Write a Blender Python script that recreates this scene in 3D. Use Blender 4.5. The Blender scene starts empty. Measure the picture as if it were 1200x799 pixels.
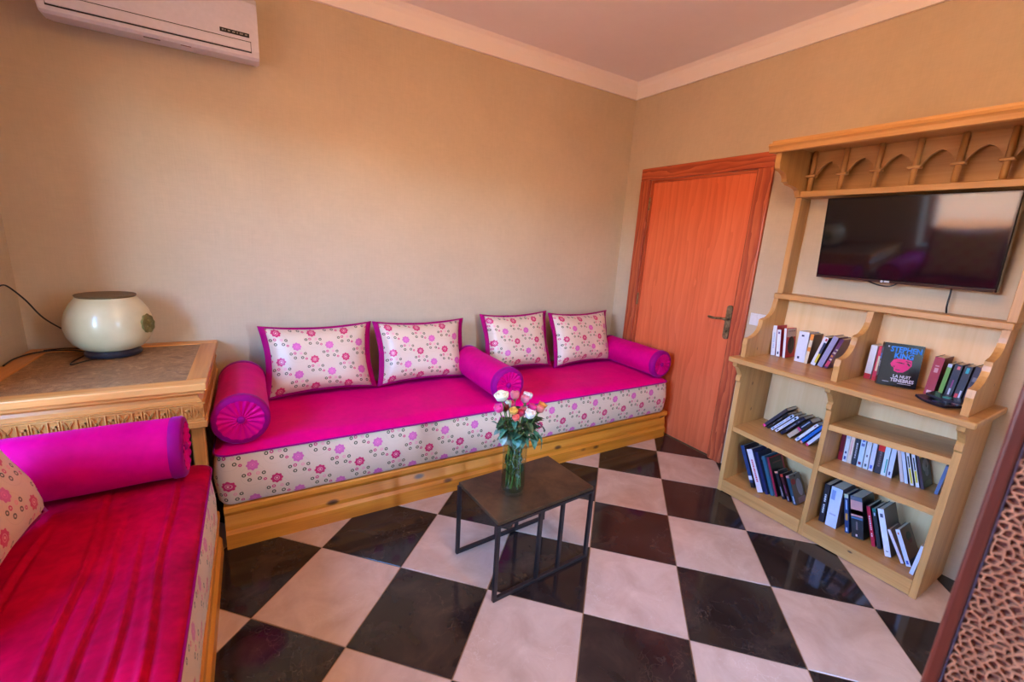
import bpy, bmesh, math, random
from mathutils import Vector, Matrix
S = bpy.context.scene
COL = S.collection
random.seed(7)

# ------------------------------------------------------------------ camera, sky, sun, exposure
cam_d = bpy.data.cameras.new('camera'); cam = bpy.data.objects.new('camera', cam_d); COL.objects.link(cam)
S.camera = cam
cam_d.sensor_fit = 'HORIZONTAL'; cam_d.sensor_width = 36.0
cam_d.lens = 503.37 / 1200 * 36.0
cam_d.clip_start = 0.02
# room axes: x along the back wall (right wall at x=0), y into the back wall (y=0), z up
CX = Vector((0.858345, -0.510115, 0.055062)); CX = None
def cam_pose(loc, right, fwd):
    f = Vector(fwd).normalized(); r = Vector(right); r = (r - f * r.dot(f)).normalized(); u = r.cross(f)
    m = Matrix((( r.x, u.x, -f.x), (r.y, u.y, -f.y), (r.z, u.z, -f.z))).to_4x4()
    m.translation = Vector(loc); return m
cam.matrix_world = cam_pose((-2.88232, -2.93621, 1.49651), (0.858345, -0.509504, 0.060378), (0.509010, 0.830828, -0.225018))
cam_d.dof.use_dof = True; cam_d.dof.focus_distance = 2.6; cam_d.dof.aperture_fstop = 4.5

W = bpy.data.worlds.new('sky'); S.world = W; W.use_nodes = True
wn = W.node_tree.nodes; wl = W.node_tree.links
bg = wn['Background']
sky = wn.new('ShaderNodeTexSky'); sky.sky_type = 'NISHITA'; sky.sun_disc = False
sky.sun_elevation = math.radians(42); sky.sun_rotation = math.radians(120); sky.air_density = 1.0; sky.dust_density = 0.4
tint = wn.new('ShaderNodeMix'); tint.data_type = 'RGBA'; tint.blend_type = 'MULTIPLY'; tint.inputs[0].default_value = 1.0; tint.inputs[7].default_value = (0.49, 0.70, 0.97, 1)
wl.new(sky.outputs['Color'], tint.inputs[6]); wl.new(tint.outputs[2], bg.inputs['Color']); bg.inputs['Strength'].default_value = 8.0
sun_d = bpy.data.lights.new('sun', 'SUN'); sun_d.energy = 4.0; sun_d.angle = math.radians(0.6); sun_d.color = (1.0, 0.90, 0.76)
sun = bpy.data.objects.new('sun', sun_d); COL.objects.link(sun)
sun.rotation_euler = Vector((-0.62, -0.38, -0.75)).to_track_quat('-Z', 'Y').to_euler()
S.view_settings.view_transform = 'Standard'; S.view_settings.look = 'None'
S.view_settings.exposure = 0.52; S.view_settings.gamma = 1.0; S.view_settings.use_curve_mapping = False
try:
    S.cycles.max_bounces = 10; S.cycles.diffuse_bounces = 3; S.cycles.transparent_max_bounces = 16
    S.cycles.caustics_refractive = False
except Exception: pass

def portal(name, loc, rot, sx, sy):
    d = bpy.data.lights.new(name, 'AREA'); d.shape = 'RECTANGLE'; d.size = sx; d.size_y = sy
    d.cycles.is_portal = True
    o = bpy.data.objects.new(name, d); COL.objects.link(o); o.location = loc; o.rotation_euler = rot
    return o
XL_OUT = -4.345
WIN = dict(y0=-2.6, y1=-0.95, z0=0.80, z1=2.2)
FILL_GAP = dict(x0=-1.5, x1=-1.25, z0=0.0, z1=2.15)
portal('window_portal', (XL_OUT - 0.02, (WIN['y0'] + WIN['y1']) / 2, (WIN['z0'] + WIN['z1']) / 2), (0, -math.pi / 2, 0), WIN['z1'] - WIN['z0'], WIN['y1'] - WIN['y0'])
portal('fill_gap_portal', ((FILL_GAP['x0'] + FILL_GAP['x1']) / 2, -3.83, (FILL_GAP['z0'] + FILL_GAP['z1']) / 2), (math.pi / 2, 0, 0), FILL_GAP['x1'] - FILL_GAP['x0'], FILL_GAP['z1'] - FILL_GAP['z0'])

# ------------------------------------------------------------------ material helpers
def srgb(r, g, b):
    f = lambda c: (c / 255 / 12.92) if c / 255 <= 0.04045 else ((c / 255 + 0.055) / 1.055) ** 2.4
    return (f(r), f(g), f(b), 1.0)
class NT:
    def __init__(s, name):
        s.m = bpy.data.materials.new(name); s.m.use_nodes = True
        s.t = s.m.node_tree; s.n = s.t.nodes; s.l = s.t.links; s.b = s.n['Principled BSDF']; s.out = s.n['Material Output']
    def add(s, typ, **kw):
        n = s.n.new(typ)
        for k, v in kw.items(): setattr(n, k, v)
        return n
    def put(s, sock, v):
        if isinstance(v, bpy.types.NodeSocket): s.l.new(v, sock)
        else: sock.default_value = v
    def math(s, op, a, b=None, c=None, clamp=False):
        n = s.add('ShaderNodeMath', operation=op, use_clamp=clamp); s.put(n.inputs[0], a)
        if b is not None: s.put(n.inputs[1], b)
        if c is not None: s.put(n.inputs[2], c)
        return n.outputs[0]
    def mix(s, f, a, b, blend='MIX'):
        n = s.add('ShaderNodeMix', data_type='RGBA', blend_type=blend); s.put(n.inputs[0], f); s.put(n.inputs[6], a); s.put(n.inputs[7], b)
        return n.outputs[2]
    def coord(s, which='Object'): return s.add('ShaderNodeTexCoord').outputs[which]
    def mapping(s, vec, scale=(1, 1, 1), loc=(0, 0, 0), rot=(0, 0, 0)):
        n = s.add('ShaderNodeMapping'); s.l.new(vec, n.inputs[0]); n.inputs['Scale'].default_value = scale; n.inputs['Location'].default_value = loc; n.inputs['Rotation'].default_value = rot
        return n.outputs[0]
    def noise(s, vec, scale, detail=3.0, rough=0.5, dist=0.0):
        n = s.add('ShaderNodeTexNoise'); s.l.new(vec, n.inputs['Vector']); n.inputs['Scale'].default_value = scale; n.inputs['Detail'].default_value = detail
        n.inputs['Roughness'].default_value = rough; n.inputs['Distortion'].default_value = dist
        return n.outputs[0]
    def ramp(s, f, stops):
        n = s.add('ShaderNodeValToRGB'); s.l.new(f, n.inputs[0]); e = n.color_ramp.elements
        while len(e) < len(stops): e.new(0.5)
        for i, (p, c) in enumerate(stops): e[i].position = p; e[i].color = c
        return n.outputs[0]
    def bump(s, h, strength=0.3, dist=0.002):
        n = s.add('ShaderNodeBump'); n.inputs['Strength'].default_value = strength; n.inputs['Distance'].default_value = dist
        s.l.new(h, n.inputs['Height']); s.l.new(n.outputs[0], s.b.inputs['Normal'])
    def base(s, v): s.put(s.b.inputs['Base Color'], v)
    def set(s, **kw):
        for k, v in kw.items(): s.b.inputs[k.replace('_', ' ')].default_value = v
        return s

_plain = {}
def plain(rgb, rough=0.55, metal=0.0, name=None):
    k = (tuple(rgb), rough, metal)
    if k not in _plain:
        t = NT(name or 'plain_%d_%d_%d' % tuple(rgb)); 
        nz = t.noise(t.coord(), 60, 2)
        c = srgb(*rgb); d = tuple(x * 0.86 for x in c[:3]) + (1,)
        t.base(t.mix(nz, d, c)); t.set(Roughness=rough, Metallic=metal); _plain[k] = t.m
    return _plain[k]

def mat_plaster(name, rgb, rough=0.85, k=0.10):
    t = NT(name); c = srgb(*rgb); co = t.coord()
    big = t.noise(co, 1.6, 4, 0.6); fine = t.noise(co, 26, 4, 0.6)
    h1 = t.noise(t.mapping(co, (9, 9, 150)), 1.0, 3); h2 = t.noise(t.mapping(co, (150, 150, 6)), 1.0, 3)
    v = t.math('ADD', t.math('MULTIPLY', big, 0.5), t.math('MULTIPLY', fine, 0.2)); v = t.math('ADD', v, t.math('MULTIPLY', t.math('ADD', h1, h2), 0.15))
    lo = tuple(x * (1 - k * 1.5) for x in c[:3]) + (1,); hi = tuple(min(1, x * (1 + k)) for x in c[:3]) + (1,)
    t.base(t.ramp(v, [(0.3, lo), (0.7, hi)])); t.set(Roughness=rough); t.bump(t.math('ADD', h1, h2), 0.25, 0.0015)
    return t.m
M_WALL = mat_plaster('wall_plaster', (206, 182, 152))
M_CEIL = mat_plaster('ceiling_paint', (248, 238, 236), 0.7, 0.03)
M_CORNICE = mat_plaster('cornice_paint', (246, 232, 226), 0.6, 0.02)

def mat_wood(name, dark, mid, light, axis, knots=0.0, rough=0.42, freq=1.0, figure=0.0, var=0.08, coat=0.15):
    t = NT(name); co = t.coord()
    oi = t.add('ShaderNodeObjectInfo').outputs['Random']
    sh = t.add('ShaderNodeVectorMath', operation='ADD'); t.l.new(co, sh.inputs[0])
    cb = t.add('ShaderNodeCombineXYZ'); r9 = t.math('MULTIPLY', oi, 9.0)
    for i in range(3): t.l.new(r9, cb.inputs[i])
    t.l.new(cb.outputs[0], sh.inputs[1]); v = sh.outputs[0]
    sc = [14 * freq] * 3; sc['xyz'.index(axis)] = 0.9 * freq
    g1 = t.noise(t.mapping(v, sc), 1.0, 4, 0.55, 0.8)
    sc2 = [110 * freq] * 3; sc2['xyz'.index(axis)] = 3 * freq
    g2 = t.noise(t.mapping(v, sc2), 1.0, 3, 0.6)
    f = t.math('ADD', t.math('MULTIPLY', g1, 0.7), t.math('MULTIPLY', g2, 0.3))
    if figure:
        w = t.add('ShaderNodeTexWave', wave_type='RINGS', rings_direction='XYZ'['XYZ'.index(axis.upper())], wave_profile='SAW')
        sc3 = [1.0] * 3; sc3['xyz'.index(axis)] = 0.16
        t.l.new(t.mapping(v, sc3), w.inputs['Vector']); w.inputs['Scale'].default_value = 9 * freq; w.inputs['Distortion'].default_value = 9; w.inputs['Detail'].default_value = 3; w.inputs['Detail Scale'].default_value = 1.2
        f = t.math('ADD', t.math('MULTIPLY', f, 1 - figure), t.math('MULTIPLY', w.outputs['Fac'], figure))
    c = t.ramp(f, [(0.22, srgb(*dark)), (0.5, srgb(*mid)), (0.8, srgb(*light))])
    if knots:
        vo = t.add('ShaderNodeTexVoronoi'); sc4 = [7.0] * 3; sc4['xyz'.index(axis)] = 3.4
        t.l.new(t.mapping(v, sc4), vo.inputs['Vector']); vo.inputs['Scale'].default_value = 1.0
        k = t.ramp(vo.outputs['Distance'], [(0.0, (1, 1, 1, 1)), (knots * 0.55, (0.85, 0.85, 0.85, 1)), (knots, (0, 0, 0, 1))])
        c = t.mix(k, c, srgb(72, 36, 14))
    br = t.math('ADD', 1 - var, t.math('MULTIPLY', oi, 2 * var))
    c = t.mix(1.0, c, t.add('ShaderNodeCombineColor').outputs[0], 'MULTIPLY') if False else c
    hs = t.add('ShaderNodeHueSaturation'); t.l.new(c, hs.inputs['Color']); t.l.new(br, hs.inputs['Value']); c = hs.outputs[0]
    t.base(c); t.set(Roughness=rough, Coat_Weight=coat, Coat_Roughness=0.25); t.bump(g2, 0.12, 0.001)
    return t.m
PINE = {a: mat_wood('bed_pine_' + a, (162, 84, 14), (214, 126, 30), (234, 160, 58), a, 0.13, 0.4) for a in 'xyz'}
BEECH = {a: mat_wood('case_wood_' + a, (160, 108, 54), (196, 142, 80), (214, 166, 104), a, 0.05, 0.45) for a in 'xyz'}
PLY = {a: mat_wood('case_ply_' + a, (230, 180, 122), (240, 194, 140), (246, 208, 160), a, 0.0, 0.5, 0.7) for a in 'xyz'}
DOORWOOD = {a: mat_wood('door_wood_' + a, (206, 88, 44), (230, 108, 62), (240, 126, 78), a, 0.0, 0.40, 0.9, 0.18, 0.03, 0.2) for a in 'yz'}
CASING = {a: mat_wood('casing_wood_' + a, (140, 52, 26), (186, 80, 42), (208, 108, 62), a, 0.0, 0.42, 1.3, 0.4, 0.04, 0.2) for a in 'yz'}
TABWOOD = {a: mat_wood('corner_table_wood_' + a, (184, 106, 44), (222, 146, 70), (238, 176, 104), a, 0.05, 0.38, 0.8) for a in 'xyz'}

def mat_tile(name, stops, vein, rough):
    t = NT(name); co = t.coord(); oi = t.add('ShaderNodeObjectInfo').outputs['Random']
    sh = t.add('ShaderNodeVectorMath', operation='ADD'); t.l.new(co, sh.inputs[0]); cb = t.add('ShaderNodeCombineXYZ')
    t.l.new(t.math('MULTIPLY', oi, 31.0), cb.inputs[0]); t.l.new(t.math('MULTIPLY', oi, 17.0), cb.inputs[1]); t.l.new(cb.outputs[0], sh.inputs[1]); v = sh.outputs[0]
    n = t.noise(v, 6, 5, 0.6, 0.6); c = t.ramp(n, stops)
    vo = t.add('ShaderNodeTexVoronoi', feature='DISTANCE_TO_EDGE'); vo.inputs['Scale'].default_value = 7
    wob = t.add('ShaderNodeVectorMath', operation='ADD'); nz = t.add('ShaderNodeTexNoise'); t.l.new(v, nz.inputs['Vector']); nz.inputs['Scale'].default_value = 5; nz.inputs['Detail'].default_value = 4
    t.l.new(v, wob.inputs[0]); t.l.new(nz.outputs['Color'], wob.inputs[1]); t.l.new(wob.outputs[0], vo.inputs['Vector'])
    ve = t.ramp(vo.outputs['Distance'], [(0.0, (1, 1, 1, 1)), (0.025, (0, 0, 0, 1))])
    fade = t.ramp(t.noise(v, 4, 2), [(0.5, (0, 0, 0, 1)), (0.7, (1, 1, 1, 1))])
    k = t.math('MULTIPLY', t.math('MULTIPLY', ve, fade), vein[1])
    t.base(t.mix(k, c, srgb(*vein[0]))); t.set(Roughness=rough)
    return t.m
M_DARK = mat_tile('tile_dark_marble', [(0.3, srgb(30, 22, 20)), (0.55, srgb(48, 37, 33)), (0.8, srgb(70, 55, 46))], ((116, 94, 76), 0.4), 0.10)
M_LIGHT = mat_tile('tile_light_marble', [(0.3, srgb(192, 158, 134)), (0.6, srgb(210, 176, 152)), (0.8, srgb(222, 192, 168))], ((236, 220, 204), 0.22), 0.14)
M_GROUT = plain((150, 112, 74), 0.8)

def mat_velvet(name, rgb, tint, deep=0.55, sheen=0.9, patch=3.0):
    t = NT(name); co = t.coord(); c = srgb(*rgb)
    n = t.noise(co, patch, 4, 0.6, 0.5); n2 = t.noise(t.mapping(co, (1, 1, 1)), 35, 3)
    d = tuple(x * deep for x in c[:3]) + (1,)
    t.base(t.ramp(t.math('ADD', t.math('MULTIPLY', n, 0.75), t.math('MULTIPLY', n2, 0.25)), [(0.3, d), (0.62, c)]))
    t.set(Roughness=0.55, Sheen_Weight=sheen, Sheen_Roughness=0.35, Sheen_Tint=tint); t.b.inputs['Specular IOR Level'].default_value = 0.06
    t.bump(n2, 0.15, 0.002)
    return t.m
M_VELVET = mat_velvet('magenta_velvet', (238, 0, 118), (1.0, 0.05, 0.75, 1), 0.8, 0.08)
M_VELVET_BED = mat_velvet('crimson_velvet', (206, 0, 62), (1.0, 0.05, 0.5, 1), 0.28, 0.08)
M_BOLSTER = mat_velvet('bolster_velvet', (226, 0, 118), (0.95, 0.05, 1.0, 1), 0.75, 0.15)
M_BAND = mat_velvet('violet_velvet', (160, 4, 112), (0.8, 0.2, 1.0, 1), 0.75, 0.35)
M_FLANGE = mat_velvet('flange_satin', (172, 4, 100), (1.0, 0.2, 0.8, 1), 0.7, 0.3)

def mat_floral(name, a=0.190, h=0.088, ground=(230, 198, 170)):
    t = NT(name); uv = t.add('ShaderNodeUVMap').outputs[0]
    sp = t.add('ShaderNodeSeparateXYZ'); t.l.new(uv, sp.inputs[0]); U, V = sp.outputs[0], sp.outputs[1]
    co = t.coord()
    n = t.noise(co, 5, 3); g = srgb(*ground); gd = tuple(x * 0.9 for x in g[:3]) + (1,)
    col = t.mix(n, gd, g)
    def wrap(x, off, per, lo): # into [lo, lo+per)
        y = t.math('SUBTRACT', x, off + lo); return t.math('ADD', t.math('FLOORED_MODULO', y, per), lo)
    def dist(x, y, dx, dy):
        X = t.math('SUBTRACT', x, dx); Y = t.math('SUBTRACT', y, dy)
        return t.math('SQRT', t.math('ADD', t.math('MULTIPLY', X, X), t.math('MULTIPLY', Y, Y)))
    olive, pink, pale, deep, dusty = srgb(70, 66, 34), srgb(214, 40, 110), srgb(236, 150, 160), srgb(206, 20, 92), srgb(214, 96, 160)
    for (ou, ov, fc, cc) in ((0, 0, deep, (245, 200, 190)), (a / 2, h, dusty, (240, 120, 180))):
        x = wrap(U, ou, a, -a / 2); y = wrap(V, ov, 2 * h, -0.115)
        # faint swirl lines between the sprigs
        sw = t.math('ABSOLUTE', t.math('SUBTRACT', dist(x, y, 0.0, -0.050), 0.050))
        col = t.mix(t.math('MULTIPLY', t.math('LESS_THAN', sw, 0.0010), 0.16), col, srgb(150, 110, 90))
        for dx, dy, c, r in ((-0.037, -0.044, olive, .0062), (-0.016, -0.070, olive, .0066), (-0.015, -0.041, pink, .006), (0.019, -0.043, pale, .0055), (0.043, -0.046, olive, .0062), (0.025, -0.071, olive, .0066), (0.047, -0.080, pink, .005)):
            d = t.math('ABSOLUTE', t.math('SUBTRACT', dist(x, y, dx, dy), r))
            col = t.mix(t.math('LESS_THAN', d, 0.0024), col, c)
        r = dist(x, y, 0, 0); an = t.math('ARCTAN2', y, x)
        R = t.math('ADD', 0.0245, t.math('MULTIPLY', t.math('COSINE', t.math('MULTIPLY', an, 8.0)), 0.0024))
        col = t.mix(t.math('LESS_THAN', r, R), col, fc)
        ring = t.math('ABSOLUTE', t.math('SUBTRACT', r, 0.0105))
        col = t.mix(t.math('MULTIPLY', t.math('LESS_THAN', ring, 0.0016), 0.55), col, srgb(*cc))
        col = t.mix(t.math('LESS_THAN', r, 0.0042), col, srgb(*cc))
    t.base(col); t.set(Roughness=0.42, Sheen_Weight=0.25, Sheen_Roughness=0.4)
    t.bump(t.noise(t.mapping(co, (10, 10, 3)), 1.5, 3), 0.25, 0.006)
    return t.m
M_FLORAL = mat_floral('floral_brocade')

def mat_glass(name, tint=(1, 1, 1, 1), gloss=1.0):
    t = NT(name); tr = t.add('ShaderNodeBsdfTransparent'); tr.inputs[0].default_value = tint
    gl = t.add('ShaderNodeBsdfGlossy'); gl.inputs['Roughness'].default_value = 0.02
    lw = t.add('ShaderNodeLayerWeight'); lw.inputs[0].default_value = 0.5
    fr = t.math('ADD', t.math('MULTIPLY', t.math('POWER', lw.outputs['Facing'], 4.0), 0.55), 0.035)
    mx = t.add('ShaderNodeMixShader'); t.l.new(t.math('MULTIPLY', fr, gloss, clamp=True), mx.inputs[0]); t.l.new(tr.outputs[0], mx.inputs[1]); t.l.new(gl.outputs[0], mx.inputs[2])
    t.l.new(mx.outputs[0], t.out.inputs[0]); return t.m
M_GLASS = mat_glass('clear_glass', (0.93, 0.96, 0.95, 1)); M_WATER = mat_glass('vase_water', (0.80, 0.88, 0.78, 1), 0.5); M_PANE = mat_glass('window_glass', (0.97, 0.98, 0.97, 1), 0.6)

def mat_metal(name, a, b, rough, scale=7):
    t = NT(name); n = t.noise(t.coord(), scale, 5, 0.65, 0.4)
    t.base(t.ramp(n, [(0.3, srgb(*a)), (0.7, srgb(*b))])); t.set(Roughness=rough, Metallic=0.55); return t.m
M_IRON = mat_metal('brown_patina_iron', (58, 42, 30), (112, 84, 56), 0.34)
M_IRONLEG = mat_metal('dark_iron', (44, 36, 36), (66, 54, 52), 0.4)
M_BRASS = mat_metal('aged_brass', (92, 76, 50), (170, 146, 104), 0.32, 30)
M_BLACK = plain((20, 20, 24), 0.35); M_BLACKGLOSS = plain((14, 13, 18), 0.12); M_WHITE = plain((238, 232, 230), 0.4); M_PAPER = plain((226, 210, 186), 0.8)
M_SCREEN = NT('tv_glass'); M_SCREEN.base((0.006, 0.005, 0.008, 1)); M_SCREEN.set(Roughness=0.06); M_SCREEN.b.inputs['Specular IOR Level'].default_value = 0.9; M_SCREEN = M_SCREEN.m
M_ACWHITE = plain((216, 208, 218), 0.35)

# ------------------------------------------------------------------ mesh helpers
def obj(name, bm, mats, parent=None, smooth=False, off=None, auto=None):
    me = bpy.data.meshes.new(name)
    if off is None: off = parent['_base'] if parent is not None and '_base' in parent else (0, 0, 0)
    if any(off): bmesh.ops.translate(bm, verts=bm.verts, vec=-Vector(off))
    bmesh.ops.recalc_face_normals(bm, faces=bm.faces)
    bm.to_mesh(me); bm.free()
    for m in (mats if isinstance(mats, (list, tuple)) else [mats]): me.materials.append(m)
    if smooth:
        for p in me.polygons: p.use_smooth = True
        if auto:
            try: me.set_sharp_from_angle(angle=math.radians(auto))
            except Exception: pass
    o = bpy.data.objects.new(name, me); COL.objects.link(o)
    if parent is not None: o.parent = parent
    return o
def thing(name, label, cat, base=(0, 0, 0), group=None, rot=None, local=False):
    o = bpy.data.objects.new(name, None); COL.objects.link(o); o.location = base; o.empty_display_size = 0.05
    o['_base'] = (0.0, 0.0, 0.0) if local else tuple(float(x) for x in base)
    if rot: o.rotation_euler = rot
    if label: o['label'] = label
    if cat: o['category'] = cat
    if group: o['group'] = group
    return o
def sub(o, parent): # _base for a mesh that has sub-parts
    o['_base'] = parent['_base'] if '_base' in parent else (0.0, 0.0, 0.0); return o
def tag(o, label, cat, group=None):
    o['label'] = label; o['category'] = cat
    if group: o['group'] = group
    return o
def struct(o): o['kind'] = 'structure'; return o
def B(): return bmesh.new()
def box(bm, x0, x1, y0, y1, z0, z1, bev=0.0, seg=1, mi=0):
    vs = [bm.verts.new((x, y, z)) for x in (x0, x1) for y in (y0, y1) for z in (z0, z1)]
    fs = [bm.faces.new([vs[i] for i in q]) for q in ((0, 1, 3, 2), (4, 6, 7, 5), (0, 4, 5, 1), (2, 3, 7, 6), (0, 2, 6, 4), (1, 5, 7, 3))]
    for f in fs: f.material_index = mi
    if bev:
        es = list({e for f in fs for e in f.edges}); bmesh.ops.bevel(bm, geom=es, offset=bev, segments=seg, affect='EDGES', profile=0.5)
    return bm
def boxb(*a, bev=0.0, seg=1): return box(B(), *a, bev=bev, seg=seg)
def prism(bm, pts, axis, a0, a1, mi=0):
    def P(p, a):
        return {'x': (a, p[0], p[1]), 'y': (p[0], a, p[1]), 'z': (p[0], p[1], a)}[axis]
    v0 = [bm.verts.new(P(p, a0)) for p in pts]; v1 = [bm.verts.new(P(p, a1)) for p in pts]; n = len(pts)
    fs = [bm.faces.new(v0), bm.faces.new(v1[::-1])] + [bm.faces.new((v0[i], v0[(i + 1) % n], v1[(i + 1) % n], v1[i])) for i in range(n)]
    for f in fs: f.material_index = mi
    return bm
def tube(bm, pts, r, n=8, cap=True, mi=0):
    pts = [Vector(p) for p in pts]; rings = []; up = Vector((0, 0, 1)); prev = None
    for i, p in enumerate(pts):
        d = (pts[min(i + 1, len(pts) - 1)] - pts[max(i - 1, 0)]).normalized()
        if prev is None:
            a = d.cross(up if abs(d.z) < 0.9 else Vector((1, 0, 0))).normalized()
        else: a = (prev - d * prev.dot(d)).normalized()
        prev = a; b = d.cross(a); rr = r[i] if isinstance(r, (list, tuple)) else r
        rings.append([bm.verts.new(p + (a * math.cos(2 * math.pi * k / n) + b * math.sin(2 * math.pi * k / n)) * rr) for k in range(n)])
    for i in range(len(rings) - 1):
        for k in range(n):
            f = bm.faces.new((rings[i][k], rings[i][(k + 1) % n], rings[i + 1][(k + 1) % n], rings[i + 1][k])); f.material_index = mi
    if cap:
        bm.faces.new(rings[0][::-1]).material_index = mi; bm.faces.new(rings[-1]).material_index = mi
    return bm
def smooth_path(pts, k=6):
    pts = [Vector(p) for p in pts]; out = []
    for i in range(len(pts) - 1):
        p0, p1, p2, p3 = pts[max(i - 1, 0)], pts[i], pts[i + 1], pts[min(i + 2, len(pts) - 1)]
        for j in range(k):
            t = j / k; out.append(0.5 * ((2 * p1) + (p2 - p0) * t + (2 * p0 - 5 * p1 + 4 * p2 - p3) * t * t + (3 * p1 - p0 - 3 * p2 + p3) * t ** 3))
    return out + [pts[-1]]
def lathe(bm, prof, c=(0, 0, 0), n=32, axis='z', fn=None, mi=0, caps=True):
    rings = []
    for r, z in prof:
        ring = []
        for k in range(n):
            a = 2 * math.pi * k / n; rr, zz = (r, z) if fn is None else fn(r, z, a)
            x, y = rr * math.cos(a), rr * math.sin(a)
            p = {'z': (x, y, zz), 'y': (x, zz, y), 'x': (zz, x, y)}[axis]
            ring.append(bm.verts.new((c[0] + p[0], c[1] + p[1], c[2] + p[2])))
        rings.append(ring)
    for i in range(len(rings) - 1):
        for k in range(n): bm.faces.new((rings[i][k], rings[i][(k + 1) % n], rings[i + 1][(k + 1) % n], rings[i + 1][k])).material_index = mi
    for ring in (rings[0], rings[-1]) if caps else ():
        try: bm.faces.new(ring).material_index = mi
        except Exception: pass
    return bm
def grid(bm, nu, nv, fn, uvfn=None, mi=0):
    vs = [[bm.verts.new(fn(i / nu, j / nv)) for j in range(nv + 1)] for i in range(nu + 1)]
    uvl = bm.loops.layers.uv.verify() if uvfn else None
    for i in range(nu):
        for j in range(nv):
            q = ((i, j), (i + 1, j), (i + 1, j + 1), (i, j + 1)); f = bm.faces.new([vs[a][b] for a, b in q]); f.material_index = mi
            if uvl:
                for lp, (a, b) in zip(f.loops, q): lp[uvl].uv = uvfn(a / nu, b / nv)
    return vs

# ------------------------------------------------------------------ room shell
XL, YF, ZC = -3.845, -3.55, 2.835
def struct_obj(name, bm, mat, **kw): return struct(obj(name, bm, mat, **kw))
b = B(); box(b, XL - 0.3, 0.25, 0, 0.25, -0.02, 3.0); struct_obj('wall_back', b, M_WALL)
# left wall with its window opening
b = B(); y0, y1, z0, z1 = WIN['y0'], WIN['y1'], WIN['z0'], WIN['z1']
box(b, XL - 0.5, XL, y1, 0, -0.02, 3.0); box(b, XL - 0.5, XL, YF - 0.25, y0, -0.02, 3.0); box(b, XL - 0.5, XL, y0, y1, -0.02, z0); box(b, XL - 0.5, XL, y0, y1, z1, 3.0)
struct_obj('wall_left', b, M_WALL)
# right wall with the door opening
DY0, DY1, DZ = -1.19, -0.285, 2.055
b = B(); box(b, 0, 0.25, DY1, 0, -0.02, 3.0); box(b, 0, 0.25, YF - 0.25, DY0, -0.02, 3.0); box(b, 0, 0.25, DY0, DY1, DZ, 3.0); box(b, 0.07, 0.25, DY0, DY1, -0.02, DZ)  # last box added behind the leaf to stop sunlight leaking under it
struct_obj('wall_right', b, M_WALL)
# front wall (behind the camera) with a narrow opening added for fill daylight
x0, x1, z1 = FILL_GAP['x0'], FILL_GAP['x1'], FILL_GAP['z1']
b = B(); box(b, XL, x0, YF - 0.25, YF, -0.02, 3.0); box(b, x1, 0, YF - 0.25, YF, -0.02, 3.0); box(b, x0, x1, YF - 0.25, YF, z1, 3.0)
struct_obj('wall_front', b, M_WALL)
b = B(); box(b, XL - 0.3, 0.25, YF - 0.25, 0.25, ZC, ZC + 0.2); ceiling = struct_obj('ceiling', b, M_CEIL)
# added unseen ceiling lamp warming the upper walls: rose, rod, glowing opal globe
PL = (-1.95, -2.25, 2.50)
b = B(); tube(b, [(PL[0], PL[1], 2.60), (PL[0], PL[1], 2.82)], 0.008, 8); obj('fill_lamp_rod', b, M_BRASS, ceiling, smooth=True)
b = B(); lathe(b, [(0.0005, 2.80), (0.05, 2.805), (0.06, ZC - 0.001), (0.0005, ZC - 0.001)], (PL[0], PL[1], 0), 24); obj('fill_lamp_rose', b, M_BRASS, ceiling)
tg = NT('fill_globe_lit'); em = tg.b; em.inputs['Base Color'].default_value = (0.9, 0.8, 0.65, 1); em.inputs['Emission Color'].default_value = (1.0, 0.55, 0.20, 1); em.inputs['Emission Strength'].default_value = 62.0
b = B(); lathe(b, [(0.03, PL[2] + 0.11), (0.08, PL[2] + 0.075), (0.11, PL[2]), (0.08, PL[2] - 0.075), (0.03, PL[2] - 0.105), (0.0005, PL[2] - 0.11)], (PL[0], PL[1], 0), 24); obj('fill_lamp_globe', b, tg.m, ceiling, smooth=True)
# cornice: a plain fascia with a small cove
def cornice(name, axis, a0, a1, flip=1):
    pts = [(0, 2.716), (-0.018, 2.716), (-0.022, 2.79), (-0.03, 2.812), (-0.05, ZC), (0, ZC)]
    b = B(); prism(b, [(p[0] * flip if axis != 'x' else p[0], p[1]) for p in pts], axis, a0, a1); return b
b = B(); prism(b, [(-0.0, 2.716), (-0.018, 2.716), (-0.022, 2.79), (-0.034, 2.815), (-0.055, ZC), (-0.0, ZC)], 'x', XL, 0); struct_obj('trim_1', b, M_CORNICE)
b = B(); prism(b, [(0, 2.716), (-0.018, 2.716), (-0.022, 2.79), (-0.034, 2.815), (-0.055, ZC), (0, ZC)], 'y', YF, 0); struct_obj('trim_2', b, M_CORNICE)
b = B(); prism(b, [(XL, 2.716), (XL + 0.018, 2.716), (XL + 0.022, 2.79), (XL + 0.034, 2.815), (XL + 0.055, ZC), (XL, ZC)], 'y', YF, 0); struct_obj('trim_3', b, M_CORNICE)
b = B(); box(b, -0.014, 0, YF, -2.56, 0, 0.085, bev=0.002); struct_obj('baseboard_right', b, M_LIGHT)

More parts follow.
